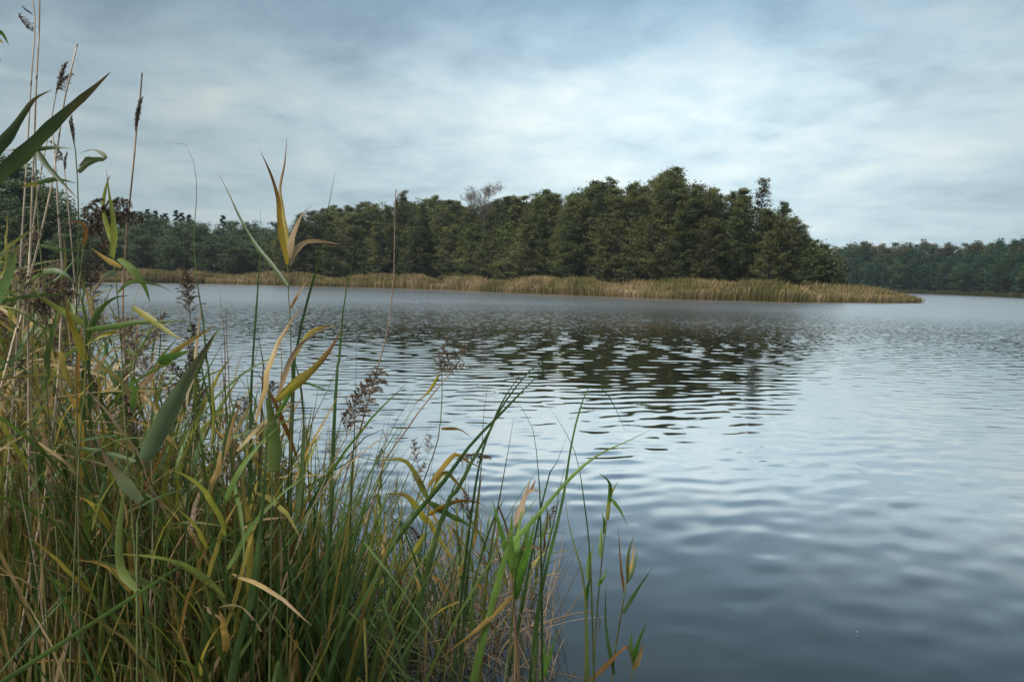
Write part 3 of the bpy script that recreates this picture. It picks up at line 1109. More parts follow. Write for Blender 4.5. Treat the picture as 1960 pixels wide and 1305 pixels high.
PLUMES = [plume_mesh(1, 0.26, 46, 0.45, 0.35, M_plume), plume_mesh(2, 0.22, 40, 0.30, 0.55, M_plume, hang=0.8),
          plume_mesh(3, 0.24, 44, 0.55, 0.2, M_palep), plume_mesh(4, 0.20, 26, 0.12, 0.12, M_plume, 8, 0.1), plume_mesh(5, 0.24, 60, 0.6, 0.5, M_plume, 11, 1.0)]


def leaf_path(g, z0, az, L, el, curl):
    """arching reed leaf leaving the stem at height z0"""
    n = 9
    t = np.linspace(0, 1, n)
    e = el - curl * t ** 1.3
    st = np.stack([np.cos(e) * math.cos(az), np.cos(e) * math.sin(az), np.sin(e)], 1) * L / (n - 1)
    st[:, :2] += g.normal(0, 0.004, (n, 2))
    P = np.concatenate([[[0, 0, 0]], np.cumsum(st[1:], 0)])
    return P + np.array([0, 0, z0])


def make_reed(seed, kind):
    g = np.random.default_rng(seed)
    root = empty('reed')
    H = 2.0
    n = 9
    t = np.linspace(0, 1, n)
    bx, by = g.normal(0, 0.10), g.normal(0, 0.10)
    P = np.stack([bx * t ** 2 + 0.012 * np.sin(t * 7 + seed), by * t ** 2, H * 0.93 * t], 1)
    dry = kind == 'dry'
    k = [obj('stem', (lambda T: mesh('stem', T[0], T[1], M_drystem if dry else M_greenstem, T[2]))(tube(P, np.linspace(0.0042, 0.0014, n), 5)), root)]
    nl = 3 if dry else int(g.integers(8, 11))
    az0 = g.random() * 6.28
    for i in range(nl):
        f = (0.22 + 0.74 * (i + 0.4 * g.random()) / nl)
        az = az0 + math.pi * (i % 2) + g.normal(0, 0.35)
        L = (0.32 + 0.26 * g.random()) * (1.15 - 0.45 * abs(f - 0.55))
        lp = leaf_path(g, 0, az, L, R(68 + g.normal(0, 9)), R(10 + 52 * g.random() ** 2.2) * (1.2 - 0.5 * f))
        lp += np.array([np.interp(f, t, P[:, c]) for c in range(3)])
        W = 0.017 + 0.014 * g.random()
        V, Q, U = ribbon(lp, wprof(9, W), np.array([-math.sin(az), math.cos(az), g.normal(0, 0.35)]), 0.16, g.normal(0, 0.7))
        m = M_tanleaf if dry or (f < 0.42 and g.random() < 0.55) else (M_ochre if g.random() < 0.08 else M_leaf)
        k.append(obj('leaf', mesh('leaf', V, Q, m, U), root))
    if kind in ('plume', 'dry') and seed % 2 == 0:
        p = obj('plume', PLUMES[seed % 3], root)
        p.location = P[-1]
        p.rotation_euler = (g.normal(0, .15), g.normal(0, .15), g.random() * 6.28)
        k.append(p)
    elif kind != 'dry':
        # the rolled youngest leaf stands up at the tip
        top = P[-1] + np.array([[0, 0, 0], [0.01, 0, 0.08], [0.02, 0.01, 0.17], [0.05, 0.02, 0.27]])
        V, Q, U = ribbon(spline(top, 7), wprof(7, 0.010), np.array([0.4, 0.9, 0]), 0.3)
        k.append(obj('leaf', mesh('leaf', V, Q, M_leaf, U), root))
    KIDS[root.name] = k
    return root


def make_sedge(seed):
    g = np.random.default_rng(seed)
    root = empty('sedge_tuft')
    k = []
    for i in range(17):
        az = g.random() * 6.283
        L = 0.9 + 0.6 * g.random()
        el = R(86 - 16 * g.random())
        n = 11
        t = np.linspace(0, 1, n)
        e = el - R(6 + 30 * g.random() ** 1.5) * t ** 1.8
        if g.random() < 0.28:                       # snapped blade
            e = np.where(t > 0.55 + 0.25 * g.random(), e - R(85 + 40 * g.random()), e)
        st = np.stack([np.cos(e) * math.cos(az), np.cos(e) * math.sin(az), np.sin(e)], 1) * L / (n - 1)
        P = np.concatenate([[[0, 0, 0]], np.cumsum(st[1:], 0)]) + np.array([g.normal(0, 0.05), g.normal(0, 0.05), -0.03])
        V, Q, U = ribbon(P, wprof(n, 0.011 + 0.010 * g.random(), 0.8, 2.4, 0.2), np.array([-math.sin(az), math.cos(az), 0]), 0.38, g.normal(0, 0.6))
        k.append(obj('leaf', mesh('leaf', V, Q, M_sedge, U), root))
    KIDS[root.name] = k
    return root


def bank_z(x, y):
    e = np.interp(y, [-3, 1.2, 2.2, 3.2, 4.5, 6, 9, 16], [1.6, 0.7, -0.55, -1.35, -2.3, -3.9, -6.2, -10.5])
    return float(np.clip((e - x) * 0.35, -0.25, 0.16))


SIL = np.array([(-400, 420), (-100, 450), (0, 490), (80, 520), (140, 560), (200, 610), (300, 690), (400, 735), (500, 750), (600, 830), (700, 880),
                (850, 905), (950, 930), (1030, 1000), (1120, 1060), (1240, 1130)], float)


def sil(px):
    return float(np.interp(px, SIL[:, 0], SIL[:, 1]))


TZONE = ((60, 'at the left edge'), (180, 'below the pale dry stems'), (300, 'left of the blotched broad leaf'), (420, 'below the blotched broad leaf'), (540, 'below the rust-tipped leaf'),
         (700, 'left of the shallows'), (860, 'below the ragged brown head'), (1000, 'beside the fresh green reed'), (9999, 'right of the fresh green reed'))


def put(src, px, d, top, native, label, cat, group, g, lean=0.1):
    """stand a plant d metres away below pixel column px, its top reaching pixel row top"""
    X = (px - 980.0) / F * d
    z0 = bank_z(X, d) - 0.03
    h = at(px, top, d)[2] - z0
    s = max(0.45, h / native)
    ws = 0.35 + 0.65 * s if s < 1 else s ** 0.6
    zone = next(z for lim, z in TZONE if px < lim)
    rank = ', near the camera' if d < 2.7 else (', set back' if d > 3.6 else '')
    label, group = label + ' ' + zone + rank, group + ' ' + zone + rank
    loc, rot, scl = (X, d, z0), (g.normal(0, lean), g.normal(0.02, lean), g.random() * 6.283), (ws, ws, s)
    if src.name not in USED:
        USED.add(src.name)
        o = src
        o.location, o.rotation_euler, o.scale = loc, rot, scl
        o['label'], o['group'] = label, group
    else:
        o = copy_thing(src, loc, rot, scl, label, group)
    o['category'] = cat
    return o


def build_foreground():
    g = np.random.default_rng(21)
    green = [make_reed(100 + i, 'plume' if i % 4 == 0 else 'green') for i in range(10)]
    dry = [make_reed(120 + i, 'dry') for i in range(4)]
    fresh = []
    sedge = [make_sedge(140 + i) for i in range(4)]
    gl, gg = 'green leafy reed in the bank thicket', 'green reeds of the left thicket'
    for i in range(130):
        px = -140 + 640 * g.random() ** 0.9
        d = 2.0 + 2.6 * g.random()
        top = sil(px) + abs(g.normal(0, 120))
        put(green[i % 10], px, d, top, 2.0, gl, 'reed', gg, g, 0.12)
    ml, mg = 'thin green reed in the shallows', 'thin reeds of the shallows'
    for i in range(46):
        px = 470 + 560 * g.random()
        d = 3.0 + 1.3 * g.random()
        top = sil(px) + abs(g.normal(0, 110)) + 10
        put(green[(i * 3) % 10], px, d, top, 2.0, ml, 'reed', mg, g, 0.10)
    for i in range(62):
        px = -120 + 620 * g.random()
        d = 1.9 + 3.0 * g.random()
        top = sil(px) - 40 + abs(g.normal(0, 150))
        put(dry[i % 4], px, d, top, 2.0, 'pale dry reed in the bank thicket', 'reed', 'dry reeds of the left thicket', g, 0.10)
    for i in range(52):
        px = 150 + 500 * g.random() ** 0.7
        d = 2.1 + 1.5 * g.random()
        top = max(sil(px) + 40, 840) + abs(g.normal(0, 90))
        put(sedge[i % 4], px, d, top, 1.15, 'tuft of long green sedge blades', 'sedge', 'sedge tufts at the foot of the thicket', g, 0.06)
    for i in range(6):
        px = 720 + 240 * g.random()
        d = 3.3 + 0.8 * g.random()
        put(sedge[(i * 3) % 4], px, d, 960 + 130 * g.random(), 1.15, 'slim sedge tuft in shallow water', 'sedge', 'sedge tufts of the shallows', g, 0.05)

    # the dense lower growth nobody could count
    b = Bag()
    n = 4600
    for i in range(n):
        px = -160 + 700 * g.random()
        d = 1.9 + 3.6 * g.random()
        X = (px - 980) / F * d
        z0 = bank_z(X, d) - 0.03
        top = sil(px) + 60 + abs(g.normal(0, 150)) + 60 * g.random()
        zt = max(0.25, at(px, top, d)[2] - z0) * (0.45 + 0.55 * g.random())
        az = g.random() * 6.283
        ln = zt * (0.05 + 0.30 * g.random() ** 1.4)
        t = np.linspace(0, 1, 6)
        bend = 0.2 * g.random() * zt * (t ** 4)
        P = np.stack([X + math.cos(az) * ln * t ** 1.7, d + math.sin(az) * ln * t ** 1.7, z0 + zt * t - bend], 1)
        b.add(ribbon(P, wprof(6, 0.006 + 0.013 * g.random() ** 1.4, 0.75, 2.0), np.array([g.normal(), g.normal() * 0.5, 0.05]), 0.22, g.normal(0, 0.8)))
    for i in range(800):                            # loose leaves hanging at all angles
        px = -120 + 620 * g.random()
        d = 1.9 + 3.0 * g.random()
        X = (px - 980) / F * d
        py = sil(px) + 40 + 420 * g.random()
        p = at(px, py, d)
        if p[2] < 0.1:
            continue
        az = g.random() * 6.283
        P = p + leaf_path(g, 0, az, 0.16 + 0.25 * g.random(), R(35 + g.normal(0, 35)), R(10 + 40 * g.random()))
        b.add(ribbon(P, wprof(9, 0.008 + 0.012 * g.random()), np.array([-math.sin(az), math.cos(az), g.normal(0, .5)]), 0.15, g.normal(0, 0.6)))
    tag(obj('reed_undergrowth', b.mesh('reed_undergrowth', M_thick)), 'tangled green and tan undergrowth filling the reed thicket', 'undergrowth', kind='stuff')
    # dead stalks lying and leaning over the shallows
    b = Bag()
    for i in range(620):
        px = 560 + 520 * g.random() ** 1.1
        d = 2.9 + 1.6 * g.random()
        X = (px - 980) / F * d
        az = g.random() * 6.283
        L = 0.2 + 0.55 * g.random()
        el = abs(g.normal(0, 0.5)) if g.random() < 0.45 else R(60 + 28 * g.random())
        z0 = -0.04 + 0.10 * g.random() * (el < 0.8)
        D = np.array([math.cos(az) * math.cos(el), math.sin(az) * math.cos(el), math.sin(el)])
        t = np.linspace(0, 1, 5)[:, None]
        P = np.array([X, d, z0]) + D * L * t + np.array([g.normal(0, .1), g.normal(0, .1), -0.12 * g.random()]) * L * t ** 2.5
        b.add(ribbon(P, wprof(5, 0.003 + 0.004 * g.random(), 0.9, 4), np.array([g.normal(), g.normal(), .3]), 0.4))
    tag(obj('dead_stalks', b.mesh('dead_stalks', M_litter)), 'tan dead stalks leaning and lying over the shallow water', 'dead stalks', kind='stuff')
    # small herbs at the lower left
    b = Bag()
    for i in range(260):
        px, d = -60 + 330 * g.random(), 1.9 + 0.9 * g.random()
        X = (px - 980) / F * d
        z = bank_z(X, d) + 0.12 + 0.5 * g.random() * (1 - 0.6 * (px / 300 if px > 0 else 0))
        az = g.random() * 6.283
        P = np.array([X, d, z]) + leaf_path(g, 0, az, 0.05 + 0.05 * g.random(), R(25), R(60))
        b.add(ribbon(P, wprof(9, 0.018 + 0.01 * g.random(), 0.2, 2.5, 0.5), np.array([-math.sin(az), math.cos(az), 0]), 0.12))
    tag(obj('herb_leaves', b.mesh('herb_leaves', M_herb)), 'small dark herb leaves on the bank at lower left', 'herbs', kind='stuff')


M_litter = blade_mat('dead_stalk', [(0, (0.20, 0.13, 0.07)), (0.5, (0.36, 0.26, 0.16)), (1, (0.52, 0.40, 0.27))], by='island', tip=(0.3, 0.2, 0.12))
M_herb = blade_mat('herb_leaf', [(0, (0.03, 0.055, 0.03)), (1, (0.08, 0.11, 0.06))], by='island', tipk=0.1)
build_foreground()

# ------------------------------------------------------------------ reeds that stand out singly
HG = np.random.default_rng(33)
M_backlit = blade_mat('dark_backlit_leaf', [(0, (0.035, 0.065, 0.018)), (1, (0.055, 0.085, 0.022))], transl=0.25)  # backlit darkness of leaves against the sky put into the leaf colour
MATS = dict(k=M_backlit, g=M_leaf, s=M_sedge, y=M_yellow, t=M_tanleaf, o=M_ochre, f=M_fresh, e=M_grey, d=M_drystem, r=M_redstem, n=M_greenstem)


def hero(name, label, cat, d, stem=None, smat='n', sw=4.0, leaves=(), plumes=(), group=None):
    """stem and leaves follow points (px, py) of the photograph at d metres, base first; a stem is carried down to the ground"""
    W = []
    if stem:
        P = [at(x, y, d + 0.03 * math.sin(i * 1.7)) for i, (x, y) in enumerate(stem)]
        if P[0][2] > 0.0:
            q = P[0].copy()
            lean = (P[0] - P[1]) / max(1e-6, P[1][2] - P[0][2])
            hz = P[0][2]
            q = P[0] + np.array([np.clip(lean[0], -.25, .25), np.clip(lean[1], -.2, .2), -1]) * hz
            q[2] = -0.06
            P = [q] + P
        base = P[0]
        W.append(('stem', spline(P, max(10, len(P) * 3)), sw, smat))
    else:
        base = None
    L = []
    for lf in leaves:
        path, w, m = lf[:3]
        ground = len(lf) > 3
        dd = HG.normal(0, 0.10)
        n = len(path)
        P = [at(x, y, d + dd * i / max(1, n - 1)) for i, (x, y) in enumerate(path)]
        if ground and P[0][2] > 0:
            q = P[0] + (P[0] - P[1]) / max(0.02, P[1][2] - P[0][2]) * P[0][2] * 0.5
            q[2] = -0.05
            P = [q] + P
        if base is None:
            base = P[0]
        L.append((spline(P, max(12, len(P) * 3)), w, m))
    root = empty(name, tuple(base))
    tag(root, label, cat, group)
    for nm, P, w, m in W:
        V, Q, U = tube(P - base, np.linspace(1.0, 0.45, len(P)) * w / F * d * 0.5, 6)
        obj('stem', mesh('stem', V, Q, MATS[m], U), root)
    cpos = np.array([0, 0, CAM_H])
    for P, w, m in L:
        mid = P[len(P) // 2]
        T = nrm(P[-1] - P[0])
        view = nrm(mid - cpos)
        S = nrm(np.cross(T, view))
        a = HG.normal(0, 0.35)
        S = S * math.cos(a) + view * math.sin(a)
        n = len(P)
        wp = wprof(n, w / F * d * 1.1, 0.5, 1.25 if n < 22 else 2.4) * (1 + 0.09 * np.sin(np.arange(n) * 1.3 + HG.random() * 6) + HG.normal(0, 0.04, n))
        V, Q, U = ribbon(P - base, wp, S, 0.10 + 0.16 * HG.random(), HG.normal(0, 0.55 if n < 22 else 0.25))
        obj('leaf', mesh('leaf', V, Q, MATS[m], U), root)
    for (x, y), vi, tilt, rz, sc in plumes:
        p = obj('plume', PLUMES[vi], root)
        p.location = at(x, y, d) - base
        p.rotation_euler = (0, R(tilt), R(rz))
        p.scale = (sc * 0.86,) * 3
    return root


def build_heroes():
    # tall dry stems on the left
    hero('reed', 'tallest pale dry reed stem, leaving the picture at the top left', 'reed', 2.3,
         [(56, 860), (55, 720), (54, 600), (58, 480), (61, 380), (66, 270), (68, 200), (71, 130), (75, 60), (76, -40)], 'd', 6)
    hero('reed', 'dry reed with drooping wisps of plume beside the tallest stem', 'reed', 2.4,
         [(18, 860), (30, 700), (35, 600), (41, 470), (50, 330), (54, 260), (60, 150), (67, 60), (66, 20), (60, -15)], 'd', 5,
         plumes=[((66, 62), 1, -70, 0, 0.42), ((65, 30), 3, -60, 0, 0.28), ((63, 0), 3, -75, 0, 0.3)])
    hero('reed', 'dry reed stem leaning to the right with a bare thin tip', 'reed', 2.2,
         [(5, 730), (35, 630), (58, 530), (80, 440), (102, 340), (113, 260), (122, 200), (135, 140), (148, 85)], 'd', 6)
    hero('reed', 'dry reed bearing a compact dark plume against the sky', 'reed', 2.7,
         [(50, 560), (60, 470), (65, 420), (73, 360), (82, 310), (95, 245), (103, 205), (108, 175)], 'd', 4.5,
         plumes=[((106, 182), 3, 14, 0, 0.75), ((108, 175), 1, 8, 20, 0.5)])
    hero('reed', 'thick pale dry stem crossing the left thicket', 'reed', 2.2,
         [(60, 1090), (85, 960), (100, 830), (112, 720), (116, 620), (119, 520), (113, 430), (107, 330), (100, 255)], 'd', 6.5)
    hero('reed', 'dry reed with a small reddish plume below the long leaf', 'reed', 2.9,
         [(148, 600), (145, 560), (140, 500), (133, 420), (126, 350), (122, 310)], 'd', 4,
         plumes=[((122, 312), 1, 0, 180, 0.55), ((124, 330), 3, 5, 90, 0.5)])
    hero('reed', 'dark reed stem with a thin bent plume and two grey hanging leaves', 'reed', 2.5,
         [(146, 640), (148, 560), (150, 480), (150, 400), (147, 320), (142, 270), (132, 230)], 'n', 4.5,
         leaves=[([(150, 330), (175, 308), (200, 304), (198, 296), (178, 287), (150, 294)], 12, 'e'), ([(176, 304), (165, 307), (150, 320)], 12, 'e')],
         plumes=[((143, 275), 3, -12, 0, 0.55)])
    hero('reed', 'tall straight dry reed with a narrow plume standing alone against the sky', 'reed', 2.6,
         [(256, 870), (248, 780), (240, 690), (235, 600), (237, 520), (243, 440), (250, 370), (257, 300), (262, 240), (268, 190), (272, 140)], 'r', 6,
         plumes=[((259, 250), 3, 6, 0, 0.7), ((259, 255), 3, 2, 0, 0.55)])
    hero('reed', 'reed with a big tangled dark plume in front of the left wood', 'reed', 2.0,
         [(146, 700), (150, 600), (155, 520), (160, 460), (165, 430)], 'n', 4.5,
         plumes=[((160, 452), 4, 22, 0, 0.85), ((165, 430), 4, 50, 20, 0.75), ((150, 420), 1, 30, -20, 0.6), ((170, 400), 1, 75, 0, 0.6)],
         leaves=[([(160, 470), (165, 440), (150, 425), (118, 425)], 8, 'o')])
    hero('reed', 'reed with a bushy brown plume low at the left edge', 'reed', 2.0,
         [(60, 760), (62, 680), (64, 620), (66, 590)], 'n', 4.5, plumes=[((64, 605), 4, 15, 0, 0.75), ((66, 590), 4, 40, 30, 0.6), ((60, 600), 2, -20, 0, 0.7)])
    hero('reed', 'reed with a feathery brown plume over the water', 'reed', 2.1,
         [(385, 900), (378, 830), (372, 720), (368, 640), (362, 590)], 'n', 4,
         plumes=[((364, 605), 2, -12, 0, 0.72), ((362, 590), 0, -10, 180, 0.6)])
    # long leaves against the sky at the upper left
    hero('reed', 'reed with two very long dark leaves against the sky at the left edge', 'reed', 1.5,
         [(-75, 900), (-72, 700), (-70, 500), (-66, 350), (-62, 250)], 'n', 7,
         leaves=[([(-64, 380), (-20, 350), (0, 332), (45, 295), (90, 250), (130, 212), (178, 170), (212, 138)], 27, 'k'),
                 ([(-62, 330), (-20, 300), (15, 262), (40, 226), (66, 190), (100, 172)], 26, 'k'),
                 ([(-68, 560), (-20, 500), (15, 482), (40, 474)], 17, 'e'), ([(-66, 640), (0, 560), (25, 500), (32, 470)], 30, 'g')])
    hero('reed', 'reed with horizontal leaves crossing the pale stems at left', 'reed', 2.1,
         [(92, 800), (90, 700), (84, 560), (74, 440), (70, 360), (68, 290)], 'n', 4.5,
         leaves=[([(68, 287), (95, 283), (120, 283), (145, 286)], 9, 'k'), ([(68, 288), (40, 286), (8, 289)], 6, 'o'),
                 ([(70, 288), (90, 318), (115, 345), (148, 380)], 13, 'k'), ([(72, 350), (100, 344), (122, 345), (145, 351)], 10, 'g'),
                 ([(72, 352), (55, 354), (34, 361)], 8, 'y'), ([(80, 520), (108, 518), (130, 528), (145, 548)], 13, 'g'),
                 ([(84, 545), (105, 540), (150, 488)], 10, 'g'), ([(78, 470), (120, 478), (185, 480)], 9, 's')])
    hero('reed', 'reed with an upright brown-tipped leaf left of the lone plume', 'reed', 1.9,
         [(240, 820), (235, 700), (226, 590), (219, 500), (216, 480)], 'n', 4.5,
         leaves=[([(214, 492), (218, 455), (216, 415), (209, 370), (203, 322)], 15, 'g'), ([(216, 470), (198, 400), (205, 350), (212, 335)], 10, 'g'),
                 ([(233, 512), (205, 497), (172, 473)], 11, 'g'), ([(228, 495), (252, 515), (275, 545), (288, 580)], 17, 'g'),
                 ([(225, 560), (250, 540), (300, 545), (330, 560)], 8, 'g'), ([(222, 520), (200, 530), (180, 560)], 12, 'e')])
    hero('reed', 'reed with flat green leaves and yellow tips above the thicket', 'reed', 1.9,
         [(150, 900), (160, 780), (165, 690), (160, 600), (150, 540)], 'n', 5,
         leaves=[([(165, 690), (145, 640), (130, 600), (125, 560)], 16, 'y'), ([(165, 632), (210, 626), (260, 618), (310, 616), (365, 613)], 13, 'g'),
                 ([(165, 660), (200, 640), (230, 633), (150, 640)], 9, 'y'), ([(165, 650), (190, 595), (220, 570), (248, 566)], 13, 'g'),
                 ([(160, 620), (110, 590), (80, 570), (60, 555)], 17, 'g'), ([(255, 588), (295, 615), (330, 640), (357, 653)], 14, 'g')])
    hero('reed', 'broad leaf with brown blotched tip standing in the thicket', 'reed', 1.35,
         [(262, 1150), (268, 1000), (274, 920), (276, 880)], 'n', 7,
         leaves=[([(276, 880), (296, 840), (325, 785), (352, 735), (385, 680), (416, 632)], 40, 'e'),
                 ([(270, 960), (235, 920), (205, 880), (192, 855)], 26, 'e'), ([(264, 1130), (232, 1090), (228, 1010), (245, 900)], 18, 's')])
    hero('reed', 'reed with a bright yellow-green folded leaf near the water edge', 'reed', 2.0,
         [(290, 900), (292, 800), (300, 720), (305, 700)], 'n', 4,
         leaves=[([(303, 694), (330, 682), (366, 671)], 22, 'f'), ([(303, 700), (345, 665), (385, 640), (418, 616)], 12, 'g')])
    # blades between the plume and the middle
    hero('sedge_plant', 'long dark blade with its tip folded over to the left', 'sedge', 2.3, None,
         leaves=[([(405, 790), (395, 690), (390, 620), (380, 560), (373, 500), (370, 455), (374, 410), (377, 360), (372, 320), (366, 286), (345, 273), (315, 272)], 11, 's', 1)])
    hero('reed', 'reed with an upright yellow leaf and two tan leaves against the wood', 'reed', 2.2,
         [(556, 880), (560, 760), (557, 680), (556, 620), (552, 560), (551, 500)], 'n', 4.5,
         leaves=[([(551, 505), (542, 465), (535, 420), (533, 385), (520, 338), (498, 288)], 15, 'y'),
                 ([(551, 500), (548, 450), (540, 400), (536, 360), (545, 312), (549, 262)], 10, 'y'),
                 ([(553, 496), (558, 460), (568, 432), (582, 406), (602, 392)], 16, 't'), ([(554, 508), (565, 482), (580, 466), (602, 461), (658, 468)], 14, 't'),
                 ([(551, 548), (520, 506), (490, 470), (462, 422), (440, 375), (419, 333)], 9, 'k'), ([(556, 590), (570, 565), (592, 530)], 7, 'o'),
                 ([(558, 690), (590, 640), (620, 625), (640, 622)], 10, 'y')])
    hero('sedge_plant', 'tall slim green blade right of the yellow-leaved reed', 'sedge', 2.4, None,
         leaves=[([(560, 760), (565, 690), (575, 630), (590, 570), (607, 510), (620, 440), (632, 380), (642, 328)], 10, 's', 1)])
    hero('sedge_plant', 'narrow dark blade with a curled tan tip left of the yellow-leaved reed', 'sedge', 2.4, None,
         leaves=[([(480, 780), (482, 720), (487, 640), (493, 560), (498, 480), (503, 430), (498, 400)], 8, 's', 1)])
    hero('reed', 'thin bare tan stalk rising over the lake to the treetops', 'reed', 3.2,
         [(650, 950), (690, 820), (715, 730), (740, 640), (752, 550), (755, 480), (756, 400), (758, 362)], 'r', 4.5,
         plumes=[((757, 400), 3, 4, 0, 0.35)])
    hero('sedge_plant', 'slim blade with a bleached kinked tip over the water', 'sedge', 2.6, None,
         leaves=[([(640, 800), (650, 680), (655, 610), (662, 560), (670, 520), (678, 490), (677, 463)], 9, 's', 1)])
    hero('reed', 'reed with a rust-tipped yellow leaf slanting over the ripples', 'reed', 2.0,
         [(520, 980), (524, 860), (528, 790), (530, 765)], 'n', 5,
         leaves=[([(530, 765), (565, 735), (600, 706), (630, 671), (656, 628)], 22, 'y'), ([(526, 900), (524, 830), (515, 770), (516, 733)], 30, 's'),
                 ([(530, 765), (560, 680), (600, 640), (660, 618)], 10, 't'), ([(528, 800), (570, 735), (620, 745), (645, 752)], 9, 'f')])
    hero('sedge_plant', 'two thin reddish blades beside the feathery plume', 'sedge', 2.3, None,
         leaves=[([(440, 780), (437, 700), (433, 640), (433, 575)], 7, 'o', 1), ([(432, 780), (430, 650), (424, 600), (420, 552)], 6, 'o', 1)])
    for i, (lab, pth, w, m) in enumerate((
            ('upright blade in front of the dark ripples left of centre', [(470, 860), (480, 760), (486, 690), (500, 640), (515, 590)], 8, 's'),
            ('blade crossing in front of the rust-tipped leaf', [(540, 960), (575, 860), (610, 780), (640, 720), (652, 690)], 9, 's'),
            ('slim blade standing left of the brown reed head over the water', [(672, 960), (678, 840), (681, 740), (683, 640)], 8, 's'),
            ('grey-green blade left of the yellow-leaved reed, rounded at its tip', [(500, 800), (505, 720), (500, 670), (492, 630)], 16, 'e'),
            ('pale green blade behind the rust-tipped leaf', [(534, 820), (540, 730), (538, 680), (536, 640)], 15, 's'),
            ('blade bent over like a gable left of the shallow reeds', [(600, 950), (660, 880), (700, 835), (723, 813), (745, 850), (765, 920)], 9, 's'))):
        hero('sedge_plant', lab, 'sedge', 2.4, None, leaves=[(pth, w, m, 1)])
    # middle: broken heads and long blades over the bright water
    hero('reed', 'reed with a ragged brown head over the bright water in the middle', 'reed', 3.0,
         [(770, 1050), (800, 950), (836, 850), (845, 780), (846, 720), (842, 690)], 'n', 4,
         leaves=[([(840, 718), (820, 750), (790, 775)], 7, 'y'), ([(845, 820), (880, 822), (905, 840)], 8, 'g')],
         plumes=[((838, 715), 2, 35, 0, 0.9), ((840, 710), 2, 5, 20, 0.75), ((842, 712), 2, 62, -10, 0.6)])
    hero('reed', 'tan stalk leaning right below the ragged brown head', 'reed', 3.0, [(730, 900), (760, 850), (800, 790), (840, 740), (880, 690), (895, 655)], 'r', 4.5)
    hero('reed', 'reed with a drooping comb-like plume and spread leaves right of middle', 'reed', 3.0,
         [(800, 1290), (808, 1150), (815, 1020), (822, 960), (830, 905)], 'n', 5,
         leaves=[([(822, 960), (780, 885), (740, 880), (705, 880)], 12, 'g'), ([(822, 950), (850, 905), (880, 930), (905, 960)], 15, 'y'),
                 ([(820, 960), (860, 985), (890, 1000), (915, 1020)], 14, 'g'), ([(818, 1000), (780, 950), (745, 945), (735, 948)], 14, 'y'),
                 ([(815, 1020), (770, 1090), (755, 1060), (740, 1040)], 13, 'g'), ([(820, 930), (870, 870), (890, 880), (930, 900)], 13, 'g'),
                 ([(820, 985), (870, 960), (910, 960), (930, 970)], 11, 'y'), ([(818, 990), (840, 1030), (860, 1060), (876, 1090)], 12, 'g')],
         plumes=[((800, 890), 2, -20, 0, 0.6), ((870, 880), 1, 55, 0, 0.85), ((790, 925), 2, 20, 0, 0.55), ((820, 870), 2, 0, 90, 0.45)])
    hero('reed', 'small reed with a pale plume over the bright water', 'reed', 3.2,
         [(610, 1000), (630, 900), (645, 830), (652, 810)], 'n', 3.5, plumes=[((650, 812), 3, 25, 0, 0.6), ((652, 806), 2, 30, 0, 0.45)])
    hero('sedge_plant', 'long straight blade slanting right across the shallow reeds', 'sedge', 2.9, None,
         leaves=[([(690, 1150), (780, 1005), (850, 920), (900, 852), (960, 790), (1010, 738), (1062, 688)], 11, 's', 1)])
    hero('sedge_plant', 'second slanting blade, olive with a brown tip, right of the long straight one', 'sedge', 2.9, None,
         leaves=[([(840, 1010), (880, 930), (910, 870), (935, 830), (960, 770), (985, 733), (1005, 697)], 11, 'g', 1)])
    hero('sedge_plant', 'slender upright blade in front of the middle ripples', 'sedge', 3.0, None,
         leaves=[([(895, 1100), (912, 980), (922, 880), (925, 800), (934, 740), (941, 678)], 10, 's', 1)])
    hero('sedge_plant', 'arching blade whose browned tip hangs over the dark ripples', 'sedge', 3.0, None,
         leaves=[([(900, 1000), (935, 830), (1000, 725), (1050, 685), (1090, 670), (1130, 675), (1160, 684), (1197, 691)], 7, 's', 1)])
    hero('sedge_plant', 'yellow-green blade bending far right over the bright water', 'sedge', 2.9, None,
         leaves=[([(960, 1090), (990, 1030), (1030, 985), (1075, 932), (1120, 888), (1160, 862), (1200, 845), (1245, 822)], 12, 'f', 1)])
    hero('sedge_plant', 'thin blade snapped over at its top', 'sedge', 3.0, None,
         leaves=[([(1025, 1200), (1045, 1090), (1065, 1010), (1080, 940), (1092, 860), (1108, 790), (1128, 741), (1155, 745), (1180, 785), (1196, 825)], 8, 's', 1)])
    for i, (lab, pth, w) in enumerate((
            ('blade leaning left, crossing the yellow-green one', [(1130, 1080), (1118, 960), (1105, 880), (1080, 822), (1043, 768)], 8),
            ('short upright blade below the snapped one', [(1040, 950), (1060, 900), (1085, 835)], 8),
            ('thin arching blade left of the snapped one', [(1035, 1010), (1030, 900), (1018, 815), (985, 765), (940, 735)], 8),
            ('blade rising left of the fresh green reed', [(925, 1180), (935, 1080), (955, 960), (975, 850), (985, 790)], 9),
            ('dark blade rising just right of the fresh green reed', [(1030, 1180), (1040, 1080), (1060, 1000), (1070, 940), (1085, 880)], 8),
            ('pair-less thin blade near the right end of the shallows', [(1122, 1190), (1115, 1100), (1090, 1010), (1080, 940)], 8))):
        hero('sedge_plant', lab.replace('pair-less ', ''), 'sedge', 3.1, None, leaves=[(pth, w, 's', 1)])
